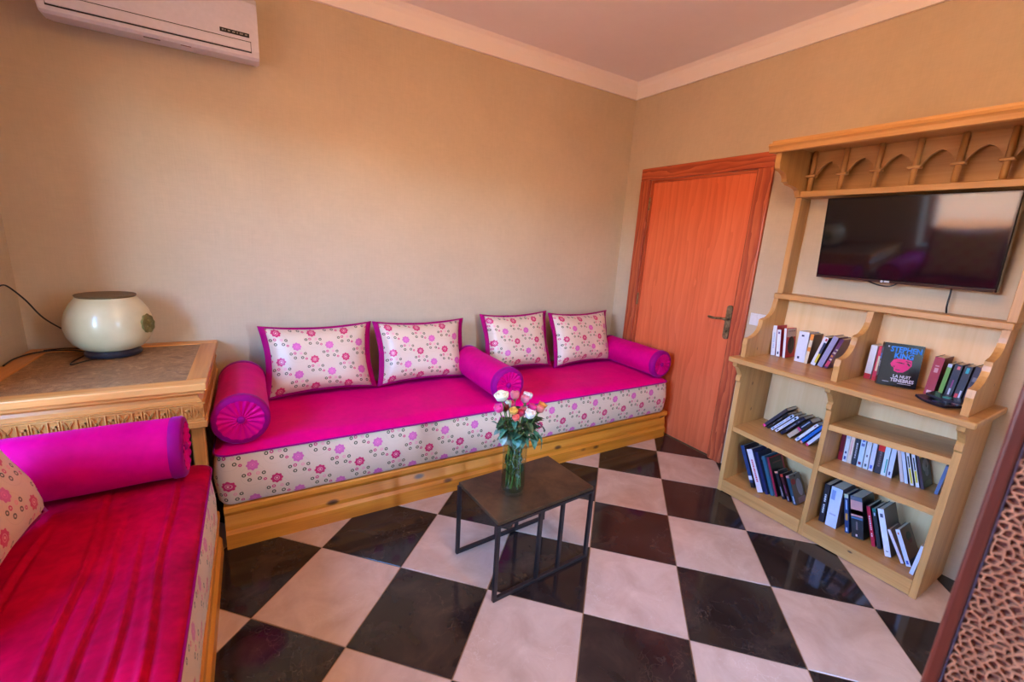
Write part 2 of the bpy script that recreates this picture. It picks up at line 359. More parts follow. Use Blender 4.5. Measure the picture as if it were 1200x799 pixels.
# floor: screed + one object per tile, laid on the diagonal
b = B(); box(b, XL - 0.3, 0.25, YF - 0.25, 0.25, -0.12, -0.003); floor = struct_obj('floor', b, M_GROUT)
T = 0.42; ANG = math.radians(44.7); OX, OY = 2.37962667, 1.25626667
def tile_pt(i, j):
    c, s = math.cos(ANG), math.sin(ANG); return ((c * i + s * j) * T - OX, (-s * i + c * j) * T - OY)
def clip(poly, ax, lim, keep_less):
    out = []
    for k in range(len(poly)):
        p, q = poly[k], poly[(k + 1) % len(poly)]; pi = (p[ax] <= lim) == keep_less or p[ax] == lim; qi = (q[ax] <= lim) == keep_less or q[ax] == lim
        if pi: out.append(p)
        if pi != qi:
            t = (lim - p[ax]) / (q[ax] - p[ax]); out.append((p[0] + t * (q[0] - p[0]), p[1] + t * (q[1] - p[1])))
    return out
g = 0.0022 / T
full = {}
for i in range(-14, 16):
    for j in range(-14, 16):
        quad = [tile_pt(i + g, j + g), tile_pt(i + 1 - g, j + g), tile_pt(i + 1 - g, j + 1 - g), tile_pt(i + g, j + 1 - g)]
        poly = quad
        for ax, lim, kl in ((0, -0.002, True), (0, XL + 0.002, False), (1, -0.002, True), (1, YF + 0.002, False)):
            if poly: poly = clip(poly, ax, lim, kl)
        if len(poly) < 3: continue
        area = abs(sum(poly[k][0] * poly[(k + 1) % len(poly)][1] - poly[(k + 1) % len(poly)][0] * poly[k][1] for k in range(len(poly)))) / 2
        if area < 0.0008: continue
        dark = (i + j) % 2 == 1; cx, cy = tile_pt(i + 0.5, j + 0.5)
        mat = M_DARK if dark else M_LIGHT
        if area > (T * (1 - 2 * g)) ** 2 * 0.9999:
            if dark not in full:
                bm = B(); prism(bm, [(p[0] - cx, p[1] - cy) for p in poly], 'z', -0.012, 0.0)
                bmesh.ops.bevel(bm, geom=[e for e in bm.edges if all(v.co.z > -0.001 for v in e.verts)], offset=0.0012, segments=1, affect='EDGES')
                o = obj('tile', bm, mat); full[dark] = o.data
            else: o = bpy.data.objects.new('tile', full[dark]); COL.objects.link(o)
        else:
            bm = B(); prism(bm, [(p[0] - cx, p[1] - cy) for p in poly], 'z', -0.012, 0.0); o = obj('tile', bm, mat)
        o.location = (cx, cy, 0); o.parent = floor
# outside: terrace ground and a far rendered garden wall, seen only through the openings and in reflections
M_TERRA = mat_plaster('terrace_clay', (214, 120, 52), 0.9, 0.12)
b = B(); box(b, -40, XL - 0.3, -40, 40, -0.4, -0.12); box(b, XL - 0.3, 40, -40, YF - 0.25, -0.4, -0.12); struct_obj('terrace_ground', b, M_TERRA)
b = B(); box(b, -11.3, -11.0, -14, 10, -0.12, 2.6); struct_obj('garden_wall', b, mat_plaster('garden_wall_render', (214, 150, 104), 0.9, 0.1))

# window_1 in the left wall
wd = struct(thing('window_1', None, None, (XL - 0.2, (WIN['y0'] + WIN['y1']) / 2, WIN['z0'])))
y0, y1, z0, z1 = WIN['y0'], WIN['y1'], WIN['z0'], WIN['z1']; xa, xb = XL - 0.23, XL - 0.17
for a in ((y0, y0 + 0.05, z0, z1), (y1 - 0.05, y1, z0, z1)): obj('window_stile', boxb(xa, xb, *a), CASING['z'], wd)
for a in ((y0 + 0.05, y1 - 0.05, z0, z0 + 0.05), (y0 + 0.05, y1 - 0.05, z1 - 0.05, z1)): obj('window_rail', boxb(xa, xb, *a), CASING['y'], wd)
ym = (y0 + y1) / 2; obj('window_mullion', boxb(xa, xb, ym - 0.03, ym + 0.03, z0 + 0.05, z1 - 0.05), CASING['z'], wd)
for a in ((y0 + 0.05, ym - 0.03), (ym + 0.03, y1 - 0.05)): obj('pane', boxb(XL - 0.203, XL - 0.197, a[0], a[1], z0 + 0.05, z1 - 0.05), M_PANE, wd)

# door_1: veneered leaf, casing, brass handle set and hinges
dr = struct(thing('door_1', None, None, (0, (DY0 + DY1) / 2, 0)))
leaf = sub(obj('door_leaf', boxb(0.012, 0.052, DY0 + 0.004, DY1 - 0.004, 0.006, DZ - 0.004, bev=0.003), DOORWOOD['z'], dr), dr)
cw = 0.097
def casing(bm, y0, y1, z0, z1): box(bm, -0.026, 0.0, y0, y1, z0, z1, bev=0.006, seg=2); return bm
obj('door_casing', casing(B(), DY1 - 0.002, DY1 + cw, 0, DZ), CASING['z'], dr)
obj('door_casing', casing(B(), DY0 - cw, DY0 + 0.002, 0, DZ), CASING['z'], dr)
obj('door_casing', casing(B(), DY0 - cw, DY1 + cw, DZ, DZ + 0.095), CASING['y'], dr)
obj('door_stop', boxb(0.0, 0.012, DY1 - 0.02, DY1, 0, DZ), CASING['z'], dr); obj('door_stop', boxb(0.0, 0.012, DY0, DY0 + 0.02, 0, DZ), CASING['z'], dr); obj('door_stop', boxb(0.0, 0.012, DY0 + 0.02, DY1 - 0.02, DZ - 0.02, DZ), CASING['y'], dr)
hy = -1.147
def rounded(y, z, hw, hh, n=6):
    pts = []
    for k in range(n + 1): a = math.pi * k / n; pts.append((y + hw * math.cos(a), z + hh - hw + hw * math.sin(a)))
    for k in range(n + 1): a = math.pi + math.pi * k / n; pts.append((y + hw * math.cos(a), z - hh + hw + hw * math.sin(a)))
    return pts
hb = B(); prism(hb, rounded(hy, 1.03, 0.021, 0.122), 'x', -0.0, 0.012); bmesh.ops.translate(hb, verts=hb.verts, vec=(-0.002, 0, 0)); plate = obj('handle_plate', hb, M_BRASS, dr)
hb = B(); tube(hb, [(0.004, hy, 1.055), (-0.045, hy, 1.055)], 0.011, 12); tube(hb, smooth_path([(-0.042, hy - 0.004, 1.055), (-0.046, hy + 0.03, 1.056), (-0.044, hy + 0.08, 1.050), (-0.040, hy + 0.128, 1.053)], 4), 0.009, 10); obj('handle_lever', hb, M_BRASS, dr, smooth=True)
hb = B(); tube(hb, [(0.004, hy, 0.965), (-0.012, hy, 0.965)], 0.012, 14); obj('lock_cylinder', hb, M_BRASS, dr, smooth=True, auto=40)
for hz in (0.25, 1.08, 1.87):
    hb = B(); tube(hb, [(-0.006, DY1 - 0.006, hz - 0.05), (-0.006, DY1 - 0.006, hz + 0.05)], 0.007, 10); obj('hinge', hb, M_BRASS, dr, smooth=True, auto=40)

# light switch between door and bookcase
sw = thing('light_switch', 'white double light switch plate on the wall between door and bookcase', 'switch', (0, -1.36, 1.09))
obj('switch_plate', boxb(-0.009, 0.0, -1.415, -1.305, 1.048, 1.128, bev=0.003, seg=2), M_WHITE, sw)
for k in range(2): obj('rocker', boxb(-0.013, -0.008, -1.405 + k * 0.047, -1.362 + k * 0.047, 1.058, 1.118, bev=0.002), M_WHITE, sw)

# ------------------------------------------------------------------ banquettes
def bench_profile(front, sgn=1): # (depth coord, z); front is the outer face, sgn points out of the frame to the back
    f, s = front, sgn
    return [(f, 0.0), (f, 0.075), (f + s * 0.012, 0.092), (f + s * 0.010, 0.115), (f + s * 0.020, 0.165), (f + s * 0.006, 0.185), (f, 0.192), (f, 0.214), (f + s * 0.006, 0.222), (f + s * 0.075, 0.222), (f + s * 0.075, 0.0)]
SX0, SX1, SYF = -3.066, -0.034, -0.79
bench = thing('bench_frame', 'long pine bench base with moulded front along the back wall, against the red door', 'bench', ((SX0 + SX1) / 2, -0.4, 0))
b = B(); prism(b, bench_profile(SYF), 'x', SX0, SX1); obj('front_rail', b, PINE['x'], bench)
obj('end_panel', boxb(SX1 - 0.03, SX1, SYF + 0.076, -0.01, 0, 0.215), PINE['y'], bench); obj('end_panel', boxb(SX0, SX0 + 0.03, SYF + 0.076, -0.01, 0, 0.215), PINE['y'], bench)
for k in range(9):
    xx = SX0 + 0.05 + k * (SX1 - SX0 - 0.2) / 8; obj('slat', boxb(xx, xx + 0.09, SYF + 0.077, -0.02, 0.19, 0.21), PINE['y'], bench)
BX = -3.08
BY0, BY1 = -2.75, -0.80
bed = thing('bench_frame', 'pine bench base along the left wall, its front rail running towards the viewer', 'bench', ((XL + BX) / 2, (BY0 + BY1) / 2, 0))
b = B(); prism(b, bench_profile(BX, -1), 'y', BY0, BY1); obj('front_rail', b, PINE['y'], bed)
obj('end_panel', boxb(XL + 0.02, BX - 0.077, BY1 - 0.075, BY1 - 0.045, 0, 0.215), PINE['x'], bed); obj('end_panel', boxb(XL + 0.02, BX - 0.077, BY0, BY0 + 0.03, 0, 0.215), PINE['x'], bed)
for k in range(7):
    yy = BY0 + 0.06 + k * (BY1 - BY0 - 0.3) / 6; obj('slat', boxb(XL + 0.03, BX - 0.078, yy, yy + 0.09, 0.19, 0.21), PINE['x'], bed)

def rsq(t, L, r): # position along a rounded edge cross-section
    return t
from mathutils import noise as mn
def mattress(name, label, x0, x1, y0, y1, zb, zt, front, velvet, creases=(), group=None):
    """front: 'y-' or 'x+' side carries the floral band; velvet cover on top"""
    t = thing(name, label, 'mattress', ((x0 + x1) / 2, (y0 + y1) / 2, zb), group)
    r = 0.06
    # floral body: rounded plan outline, bulging walls
    def outline(inset, n=8):
        pts = []; rr = max(0.01, r - inset); X0, X1, Y0, Y1 = x0 + inset, x1 - inset, y0 + inset, y1 - inset
        for cx, cy, a0 in ((X1 - rr, Y0 + rr, -90), (X1 - rr, Y1 - rr, 0), (X0 + rr, Y1 - rr, 90), (X0 + rr, Y0 + rr, 180)):
            for k in range(n + 1): a = math.radians(a0 + 90 * k / n); pts.append((cx + rr * math.cos(a), cy + rr * math.sin(a)))
        # subdivide long sides
        out = []
        for k in range(len(pts)):
            p, q = pts[k], pts[(k + 1) % len(pts)]; d = math.dist(p, q); m = max(1, int(d / 0.05))
            for j in range(m): out.append((p[0] + (q[0] - p[0]) * j / m, p[1] + (q[1] - p[1]) * j / m))
        return out
    zs = [(0.0, 0.022), (0.03, 0.006), (0.10, -0.006), (0.5, -0.012), (0.85, -0.004), (1.0, 0.006)]
    zseam = zt - 0.03
    bm = B(); uvl = bm.loops.layers.uv.verify(); base = outline(0.0); N = len(base); rings = []
    cx, cy = (x0 + x1) / 2, (y0 + y1) / 2
    arc = [0.0]
    for k in range(N): arc.append(arc[-1] + math.dist(base[k], base[(k + 1) % N]))
    for f, ins in zs:
        z = zb + (zseam - zb) * f; ring = []
        for k, (px, py) in enumerate(base):
            d = Vector((px - cx, py - cy)); nx = 1 if px > x1 - r else (-1 if px < x0 + r else 0); ny = 1 if py > y1 - r else (-1 if py < y0 + r else 0)
            nn = Vector((nx, ny)); nn = nn.normalized() if nn.length else nn
            w = 0.006 * mn.noise(Vector((px * 6, py * 6, z * 9)))
            ring.append(bm.verts.new((px + nn.x * (-ins + w), py + nn.y * (-ins + w), z)))
        rings.append(ring)
    for i in range(len(rings) - 1):
        for k in range(N):
            k2 = (k + 1) % N; f = bm.faces.new((rings[i][k], rings[i][k2], rings[i + 1][k2], rings[i + 1][k]))
            za, zb2 = zb + (zseam - zb) * zs[i][0], zb + (zseam - zb) * zs[i + 1][0]
            for lp, uv in zip(f.loops, ((arc[k], za), (arc[k + 1], za), (arc[k + 1], zb2), (arc[k], zb2))): lp[uvl].uv = (uv[0], uv[1] + 0.02)
    bm.faces.new(rings[0][::-1])
    obj('floral_cover', bm, M_FLORAL, t, smooth=True)
    # velvet top: crowned grid that drapes to the seam
    nx, ny = (int((x1 - x0) / 0.04), int((y1 - y0) / 0.04))
    if creases: nx = int((x1 - x0) / 0.005)
    bm = B()
    def top(u, v):
        x = x0 - 0.004 + (x1 - x0 + 0.008) * u; y = y0 - 0.004 + (y1 - y0 + 0.008) * v
        e = min(u * (x1 - x0), (1 - u) * (x1 - x0), v * (y1 - y0), (1 - v) * (y1 - y0))
        k = min(1.0, e / 0.10); z = zseam + (zt - zseam) * math.sqrt(max(0, 1 - (1 - k) ** 2)) if k < 1 else zt
        if k > 0: z += k * (0.008 * mn.noise(Vector((x * 3, y * 3, 1.7))) + 0.005 * mn.noise(Vector((x * 9, y * 5, 4))))
        # rounded plan corners
        for qx, qy in ((x0, y0), (x1, y0), (x0, y1), (x1, y1)):
            sx = 1 if qx == x0 else -1; sy = 1 if qy == y0 else -1
            dx, dy = (x - qx) * sx, (y - qy) * sy
            if dx < r and dy < r:
                vx, vy = r - dx, r - dy; L = math.hypot(vx, vy); m = max(vx, vy)
                if L > 1e-6: s = m / L; x = qx + sx * (r - vx * s); y = qy + sy * (r - vy * s)
        for (xa, ya, xb, yb, amp) in creases:
            tt = max(0, min(1, (y - ya) / (yb - ya))); xc = xa + (xb - xa) * tt + 0.006 * math.sin(y * 9 + xa * 20)
            lo, hi = min(ya, yb), max(ya, yb); fade = max(0, min(1, (y - lo) / 0.15 + 0.2, (hi - y) / 0.15 + 0.2))
            d = x - xc; z += fade * amp * 0.9 * (1.5 * math.exp(-(d / 0.007) ** 2) - 1.6 * math.exp(-((d - 0.013) / 0.007) ** 2) + 0.25 * math.exp(-((d + 0.04) / 0.03) ** 2))
        return (x, y, z)
    grid(bm, nx, ny, top)
    obj('velvet_top', bm, velvet, t, smooth=True)
    bm = B(); pts = [(p[0], p[1], zseam - 0.001) for p in outline(-0.005)]; tube(bm, pts + [pts[0]], 0.0045, 6, cap=False); obj('piping', bm, M_BAND, t, smooth=True)
    return t
mattress('seat_mattress', 'long mattress with magenta velvet top and floral side on the back-wall bench', SX0 - 0.015, -0.075, -0.795, -0.02, 0.224, 0.515, 'y-', M_VELVET)
cre = [(-3.192, -0.95, -3.145, -2.2, 0.006), (-3.235, -1.3, -3.205, -2.2, 0.005), (-3.304, -1.2, -3.262, -2.3, 0.005), (-3.380, -0.95, -3.305, -2.3, 0.006), (-3.50, -1.2, -3.47, -2.4, 0.005)]
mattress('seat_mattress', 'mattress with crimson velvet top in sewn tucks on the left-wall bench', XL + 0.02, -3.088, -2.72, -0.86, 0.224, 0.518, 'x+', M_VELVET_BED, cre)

def bolster(label, c, axis, L, r, mat=None, ends=(True, True), turn=0.0):
    """c: middle of the axis; axis: 'x' or 'y'"""
    mat = mat or M_BOLSTER
    t = thing('bolster', label, 'bolster', c, 'velvet bolsters on the benches', local=True)
    if axis == 'y': t.rotation_euler = (0, 0, math.pi / 2 + math.radians(-turn))
    def wob(rr, z, a):
        k = 0.004 * mn.noise(Vector((z * 5 + c[0], math.cos(a) * 2, math.sin(a) * 2 + c[1])))
        flat = -0.006 if math.sin(a) < -0.93 else 0
        return rr + k + flat, z
    prof = [(r - 0.016, -L / 2 + 0.004), (r - 0.004, -L / 2 + 0.010)] + [(r, -L / 2 + 0.03 + (L - 0.06) * k / 12) for k in range(13)] + [(r - 0.004, L / 2 - 0.010), (r - 0.016, L / 2 - 0.004)]
    b = B(); lathe(b, prof, n=40, axis='x', fn=wob); bmesh.ops.delete(b, geom=[f for f in b.faces if len(f.verts) > 4], context='FACES'); obj('velvet_cover', b, mat, t, smooth=True)
    for s, on in ((-1, ends[0]), (1, ends[1])):
        if not on: continue
        b = B(); lathe(b, [(r + 0.0015, s * (L / 2 - 0.045)), (r + 0.0035, s * (L / 2 - 0.038)), (r + 0.0035, s * (L / 2 - 0.012)), (r - 0.004, s * (L / 2 - 0.003)), (r - 0.022, s * (L / 2 - 0.001))], n=40, axis='x'); bmesh.ops.delete(b, geom=[f for f in b.faces if len(f.verts) > 4], context='FACES'); obj('end_band', b, M_BAND, t, smooth=True)
        def pleat(rr, z, a):
            w = 0.5 + 0.5 * math.cos(17 * a + 0.6 * math.sin(3 * a)); d = 0.007 * (w ** 0.6) * min(1, (r - rr) / 0.02) * min(1, rr / 0.02)
            return rr, z - s * (0.010 * (1 - (rr / r) ** 2) - d)
        b = B(); lathe(b, [(r - 0.020 - (r - 0.032) * k / 7, s * (L / 2 - 0.002)) for k in range(8)], n=132, axis='x', fn=pleat, caps=False); e = obj('pleated_end', b, mat, t, smooth=True); sub(e, t)
        b = B(); bmesh.ops.create_uvsphere(b, u_segments=14, v_segments=8, radius=0.017); bmesh.ops.scale(b, verts=b.verts, vec=(0.55, 1, 1)); bmesh.ops.translate(b, verts=b.verts, vec=(s * (L / 2 - 0.006), 0, 0)); obj('button', b, M_BAND, e, smooth=True)
    return t
bolster('magenta bolster beside the corner table, left end of the back-wall bench', (-2.968, -0.465, 0.634), 'y', 0.62, 0.114)
bolster('magenta bolster lying between the two pairs of floral cushions', (-1.560, -0.465, 0.628), 'y', 0.63, 0.108)
bolster('magenta bolster against the red door, right end of the back-wall bench', (-0.152, -0.455, 0.624), 'y', 0.63, 0.105)
bolster('magenta bolster across the left-wall bench below the carved table edge', (-3.485, -0.975, 0.640), 'x', 0.68, 0.115)

def pillow(label, loc, w, h, rot, thick=0.185, group='floral cushions'):
    """local frame: x along width, z up, front towards -y, origin at the bottom middle"""
    t = thing('cushion', label, 'cushion', loc, group, local=True); t.rotation_euler = rot
    def outline(u, v, ex=0.0):
        x = (w / 2 + ex) * u * (1 - 0.085 * (1 - v * v)); z = h / 2 + (h / 2 + ex * 0.4) * v * (1 - 0.105 * (1 - u * u))
        return x, z
    for side, nm in ((-1, 'front_cover'), (1, 'back_cover')):
        b = B()
        def P(s, q):
            u, v = 2 * s - 1, 2 * q - 1; x, z = outline(u, v)
            k = max(0, (1 - u ** 4)) * max(0, (1 - v ** 4)); k = k ** 0.55
            wr = 0.004 * mn.noise(Vector((x * 14 + loc[0], z * 14, side)))
            return (x, side * (thick / 2 * k * (1.0 - 0.12 * v) + (wr if k > 0.05 else 0)), z)
        grid(b, 26, 20, P, lambda s, q: ((2 * s - 1) * w / 2 + 0.05, (2 * q - 1) * h / 2 + 0.005))
        obj(nm, b, M_FLORAL, t, smooth=True)
    # magenta flange all round: wide at the sides, narrow on top
    b = B(); loop = []
    n = 24
    for k in range(n): loop.append((-1 + 2 * k / n, 1.0))
    for k in range(n): loop.append((1.0, 1 - 2 * k / n))
    for k in range(n): loop.append((1 - 2 * k / n, -1.0))
    for k in range(n): loop.append((-1.0, -1 + 2 * k / n))
    rings = []
    for u, v in loop:
        x, z = outline(u, v); xo, zo = outline(u, v, 0.030); xi, zi = x * 0.985, h / 2 + (z - h / 2) * 0.985
        yw = 0.004 * math.sin(9 * u + 7 * v)
        rings.append([b.verts.new(p) for p in ((xi, -0.008, zi), (xo, yw - 0.005, zo), (xo, yw + 0.005, zo), (xi, 0.008, zi))])
    m = len(rings)
    for k in range(m):
        for j in range(3): b.faces.new((rings[k][j], rings[(k + 1) % m][j], rings[(k + 1) % m][j + 1], rings[k][j + 1]))
    obj('flange', b, M_FLANGE, t, smooth=True)
    return t
pillow('floral cushion with magenta edge nearest the corner table', (-2.553, -0.235, 0.537), 0.585, 0.405, (math.radians(-17), 0, math.radians(2)))
pillow('floral cushion with magenta edge just left of the middle bolster', (-1.905, -0.225, 0.534), 0.590, 0.405, (math.radians(-17), 0, 0))
pillow('floral cushion with magenta edge just right of the middle bolster', (-1.135, -0.220, 0.540), 0.535, 0.425, (math.radians(-16), math.radians(-1.5), math.radians(-2)))
pillow('floral cushion with magenta edge nearest the red door', (-0.508, -0.250, 0.534), 0.605, 0.425, (math.radians(-17), 0, math.radians(3)))
pillow('floral cushion leaning on the left wall, cut off by the left picture edge', (-3.520, -1.410, 0.545), 0.58, 0.53, (math.radians(-21), 0, math.radians(90)))

# ------------------------------------------------------------------ corner table with carved frieze
ct = thing('corner_table', 'square wooden corner table with carved key frieze, under the globe lamp', 'table', (-3.455, -0.42, 0))
TX0, TX1, TY0, TY1 = XL + 0.012, -3.078, -0.836, -0.012
for a, ax in (((TX0, TX1, TY0, TY0 + 0.075, 0.812, 0.845), 'x'), ((TX0, TX1, TY1 - 0.075, TY1, 0.812, 0.845), 'x'), ((TX0, TX0 + 0.075, TY0 + 0.075, TY1 - 0.075, 0.812, 0.845), 'y'), ((TX1 - 0.075, TX1, TY0 + 0.075, TY1 - 0.075, 0.812, 0.845), 'y')):
    obj('top_frame_board', boxb(*a, bev=0.005, seg=2), TABWOOD[ax], ct)
t_ = NT('tooled_leather_panel'); co = t_.coord(); vo = t_.add('ShaderNodeTexVoronoi', feature='DISTANCE_TO_EDGE'); t_.l.new(t_.mapping(co, (30, 18, 30)), vo.inputs['Vector']); n1 = t_.noise(co, 22, 5, 0.7, 1.5)
t_.base(t_.ramp(n1, [(0.32, srgb(118, 78, 46)), (0.55, srgb(164, 120, 78)), (0.72, srgb(196, 156, 112))])); t_.set(Roughness=0.42); t_.bump(t_.math('ADD', n1, vo.outputs['Distance']), 0.6, 0.004)
obj('top_panel', boxb(TX0 + 0.074, TX1 - 0.074, TY0 + 0.074, TY1 - 0.074, 0.815, 0.840), t_.m, ct)
# stepped, hollow moulding below the top, mitred round the three visible sides
def ring_profile(bm, prof):
    rings = []
    for ins, z in prof:
        rings.append([bm.verts.new(p) for p in ((TX0, TY0 + ins, z), (TX1 - ins, TY0 + ins, z), (TX1 - ins, TY1, z), (TX0, TY1, z))])
    for i in range(len(rings) - 1):
        for k in range(4): bm.faces.new((rings[i][k], rings[i][(k + 1) % 4], rings[i + 1][(k + 1) % 4], rings[i + 1][k]))
    bm.faces.new(rings[0]); bm.faces.new(rings[-1][::-1]); return bm
obj('top_moulding', ring_profile(B(), [(0.010, 0.8115), (0.010, 0.800), (0.030, 0.797), (0.036, 0.785), (0.032, 0.772), (0.022, 0.762), (0.022, 0.757)]), TABWOOD['x'], ct)
fr = sub(obj('frieze', ring_profile(B(), [(0.012, 0.7565), (0.012, 0.752), (0.018, 0.750), (0.018, 0.678), (0.010, 0.672), (0.010, 0.648), (0.020, 0.643), (0.030, 0.636)]), TABWOOD['x'], ct), ct)
b = B(); yk = TY0 + 0.018
def strip(x0, x1, z0, z1): box(b, x0, x1, yk - 0.0045, yk + 0.001, z0, z1)
P_ = 0.0795; k = 0; xx = TX1 - 0.018 - P_
while xx > TX0 - 0.01:
    zl, zh, s = 0.684, 0.744, 0.0065
    # X-shaped rosette square
    for sg in (1, -1):
        for q in range(13):
            f = q / 12; cxq = xx + 0.049 + 0.024 * f; czq = (zl + zh) / 2 + sg * 0.022 * (2 * f - 1); strip(cxq - 0.0028, cxq + 0.0028, czq - 0.0028, czq + 0.0028)
    strip(xx + 0.042, xx + 0.046, zl, zh)
    # meander hook
    strip(xx + 0.004, xx + 0.008, zl, zh); strip(xx + 0.014, xx + 0.018, zl, zl + 0.040); strip(xx + 0.014, xx + 0.030, zl + 0.036, zl + 0.044); strip(xx + 0.026, xx + 0.030, zl + 0.016, zl + 0.044); strip(xx + 0.026, xx + 0.038, zl + 0.012, zl + 0.019); strip(xx + 0.034, xx + 0.038, zl + 0.012, zh)
    xx -= P_
strip(TX0, TX1 - 0.018, 0.7445, 0.7495); strip(TX0, TX1 - 0.018, 0.6785, 0.6835)
kc = obj('key_carving', b, TABWOOD['z'], ct); kc['kind'] = 'stuff'
for lx, ly in ((TX1 - 0.052, TY0 + 0.075), (TX1 - 0.052, TY1 - 0.06), (TX0 + 0.052, TY0 + 0.075), (TX0 + 0.052, TY1 - 0.06)):
    obj('leg', boxb(lx - 0.024, lx + 0.024, ly - 0.024, ly + 0.024, 0, 0.636, bev=0.004), TABWOOD['z'], ct)

# ------------------------------------------------------------------ globe lamp with cord
LX, LY, LZ = -3.487, -0.205, 0.845
lamp = thing('table_lamp', 'round cream globe lamp on a black foot, standing on the corner table', 'lamp', (LX, LY, LZ))
t_ = NT('cream_parchment'); co = t_.coord(); n1 = t_.noise(co, 9, 4); t_.base(t_.ramp(n1, [(0.3, srgb(206, 194, 152)), (0.7, srgb(220, 210, 172))])); t_.set(Roughness=0.28, Subsurface_Weight=0.0, Coat_Weight=0.4, Coat_Roughness=0.15)
b = B(); lathe(b, [(0.088, LZ + 0.028), (0.115, LZ + 0.040), (0.140, LZ + 0.066), (0.157, LZ + 0.100), (0.164, LZ + 0.140), (0.160, LZ + 0.182), (0.148, LZ + 0.220), (0.130, LZ + 0.252), (0.110, LZ + 0.278), (0.106, LZ + 0.284), (0.103, LZ + 0.280)], (LX, LY, 0), 48); obj('globe_shade', b, t_.m, lamp, smooth=True)
b = B(); lathe(b, [(0.104, LZ + 0.274), (0.109, LZ + 0.285), (0.112, LZ + 0.290), (0.108, LZ + 0.293), (0.012, LZ + 0.291), (0.0005, LZ + 0.291)], (LX, LY, 0), 40); obj('top_disc', b, plain((112, 88, 58), 0.5), lamp, smooth=True, auto=35)
b = B(); lathe(b, [(0.0005, LZ + 0.0005), (0.104, LZ + 0.0005), (0.107, LZ + 0.006), (0.107, LZ + 0.016), (0.101, LZ + 0.022), (0.097, LZ + 0.030), (0.0005, LZ + 0.031)], (LX, LY, 0), 40); obj('foot', b, plain((34, 34, 46), 0.3), lamp, smooth=True, auto=35)
md = math.radians(-20); mc = Vector((LX + 0.160 * math.cos(md), LY + 0.160 * math.sin(md), LZ + 0.155))
b = B()
def med(r, z, a): return r * (1 + 0.05 * math.cos(9 * a)), z + (0.003 * math.sin(5 * a + r * 200) if 0.004 < r < 0.036 else 0)
lathe(b, [(0.044, -0.006), (0.046, 0.002), (0.042, 0.006), (0.036, 0.003), (0.028, 0.007), (0.016, 0.004), (0.008, 0.009), (0.0005, 0.010)], n=40, fn=med)
bmesh.ops.transform(b, matrix=Matrix.Translation(mc) @ Vector((math.cos(md), math.sin(md), 0.10)).to_track_quat('Z', 'Y').to_matrix().to_4x4(), verts=b.verts)
obj('medallion', b, mat_metal('verdigris_brass', (96, 92, 48), (156, 148, 88), 0.5, 40), lamp, smooth=True)
b = B(); tube(b, smooth_path([(-3.842, -0.16, 1.17), (-3.832, -0.12, 1.165), (-3.80, -0.07, 1.095), (-3.755, -0.055, 1.005), (-3.68, -0.06, 0.935), (-3.60, -0.075, 0.875), (-3.575, -0.10, 0.8495), (-3.588, -0.14, 0.8495)]), 0.0035, 6); 
obj('cord', b, M_BLACK, lamp, smooth=True)
b = B(); tube(b, smooth_path([(-3.583, -0.17, 0.8495), (-3.67, -0.10, 0.8495), (-3.75, -0.09, 0.8495), (-3.80, -0.13, 0.8495), (-3.825, -0.22, 0.8495), (-3.82, -0.33, 0.8495)]), 0.0033, 6); obj('cord', b, M_BLACK, lamp, smooth=True)
b = B(); tube(b, smooth_path([(-3.77, -0.075, 0.849), (-3.70, -0.05, 0.849), (-3.62, -0.09, 0.849), (-3.59, -0.16, 0.849)]), 0.003, 6); tube(b, smooth_path([(-3.59, -0.22, 0.8485), (-3.605, -0.33, 0.8485), (-3.595, -0.385, 0.8485), (-3.56, -0.33, 0.8485), (-3.53, -0.30, 0.8485)]), 0.003, 6); obj('cord', b, M_BLACK, lamp, smooth=True)

# ------------------------------------------------------------------ air conditioner
ac = thing('air_conditioner', 'white wall air conditioner high in the left corner of the back wall', 'air conditioner', (-3.17, -0.1, 2.3))
AX0, AX1 = -3.565, -2.782
prof = [(0, 2.36), (-0.03, 2.315), (-0.10, 2.300), (-0.185, 2.296), (-0.200, 2.306), (-0.204, 2.33), (-0.205, 2.45), (-0.198, 2.54), (-0.17, 2.575), (-0.05, 2.585), (0, 2.585)]
b = B(); prism(b, [(p[0], p[1]) for p in prof], 'x', AX0, AX1); bmesh.ops.bevel(b, geom=[e for e in b.edges if all(abs(v.co.x - AX0) < 1e-5 for v in e.verts) or all(abs(v.co.x - AX1) < 1e-5 for v in e.verts)], offset=0.006, segments=2, affect='EDGES'); obj('housing', b, M_ACWHITE, ac)
b = B(); prism(b, [(-0.2035, 2.326), (-0.2085, 2.328), (-0.2095, 2.366), (-0.2040, 2.368)], 'x', AX0 + 0.03, AX1 - 0.035); obj('air_flap', b, M_ACWHITE, ac)
b = B(); box(b, AX0 + 0.027, AX1 - 0.032, -0.2075, -0.2030, 2.3215, 2.3262); box(b, AX0 + 0.027, AX1 - 0.032, -0.2070, -0.2035, 2.3680, 2.3700); box(b, AX0 + 0.0275, AX0 + 0.0298, -0.2070, -0.2035, 2.3262, 2.3680); box(b, AX1 - 0.0348, AX1 - 0.0325, -0.2070, -0.2035, 2.3262, 2.3680); obj('flap_gap', b, M_BLACK, ac)
dp = sub(obj('display_label', boxb(-2.940, -2.820, -0.2075, -0.2040, 2.386, 2.4035), M_BLACK, ac), ac)
b = B()
for x, w in ((-2.932, 0.008), (-2.920, 0.004), (-2.908, 0.010), (-2.890, 0.012), (-2.872, 0.006), (-2.860, 0.014), (-2.838, 0.010)): box(b, x, x + w, -0.2082, -0.2074, 2.392, 2.398)
obj('label_print', b, plain((150, 146, 140), 0.5), dp)
b = B(); box(b, -3.235, -3.175, -0.178, -0.165, 2.2945, 2.2972); obj('maker_badge', b, plain((120, 116, 116), 0.4), ac)
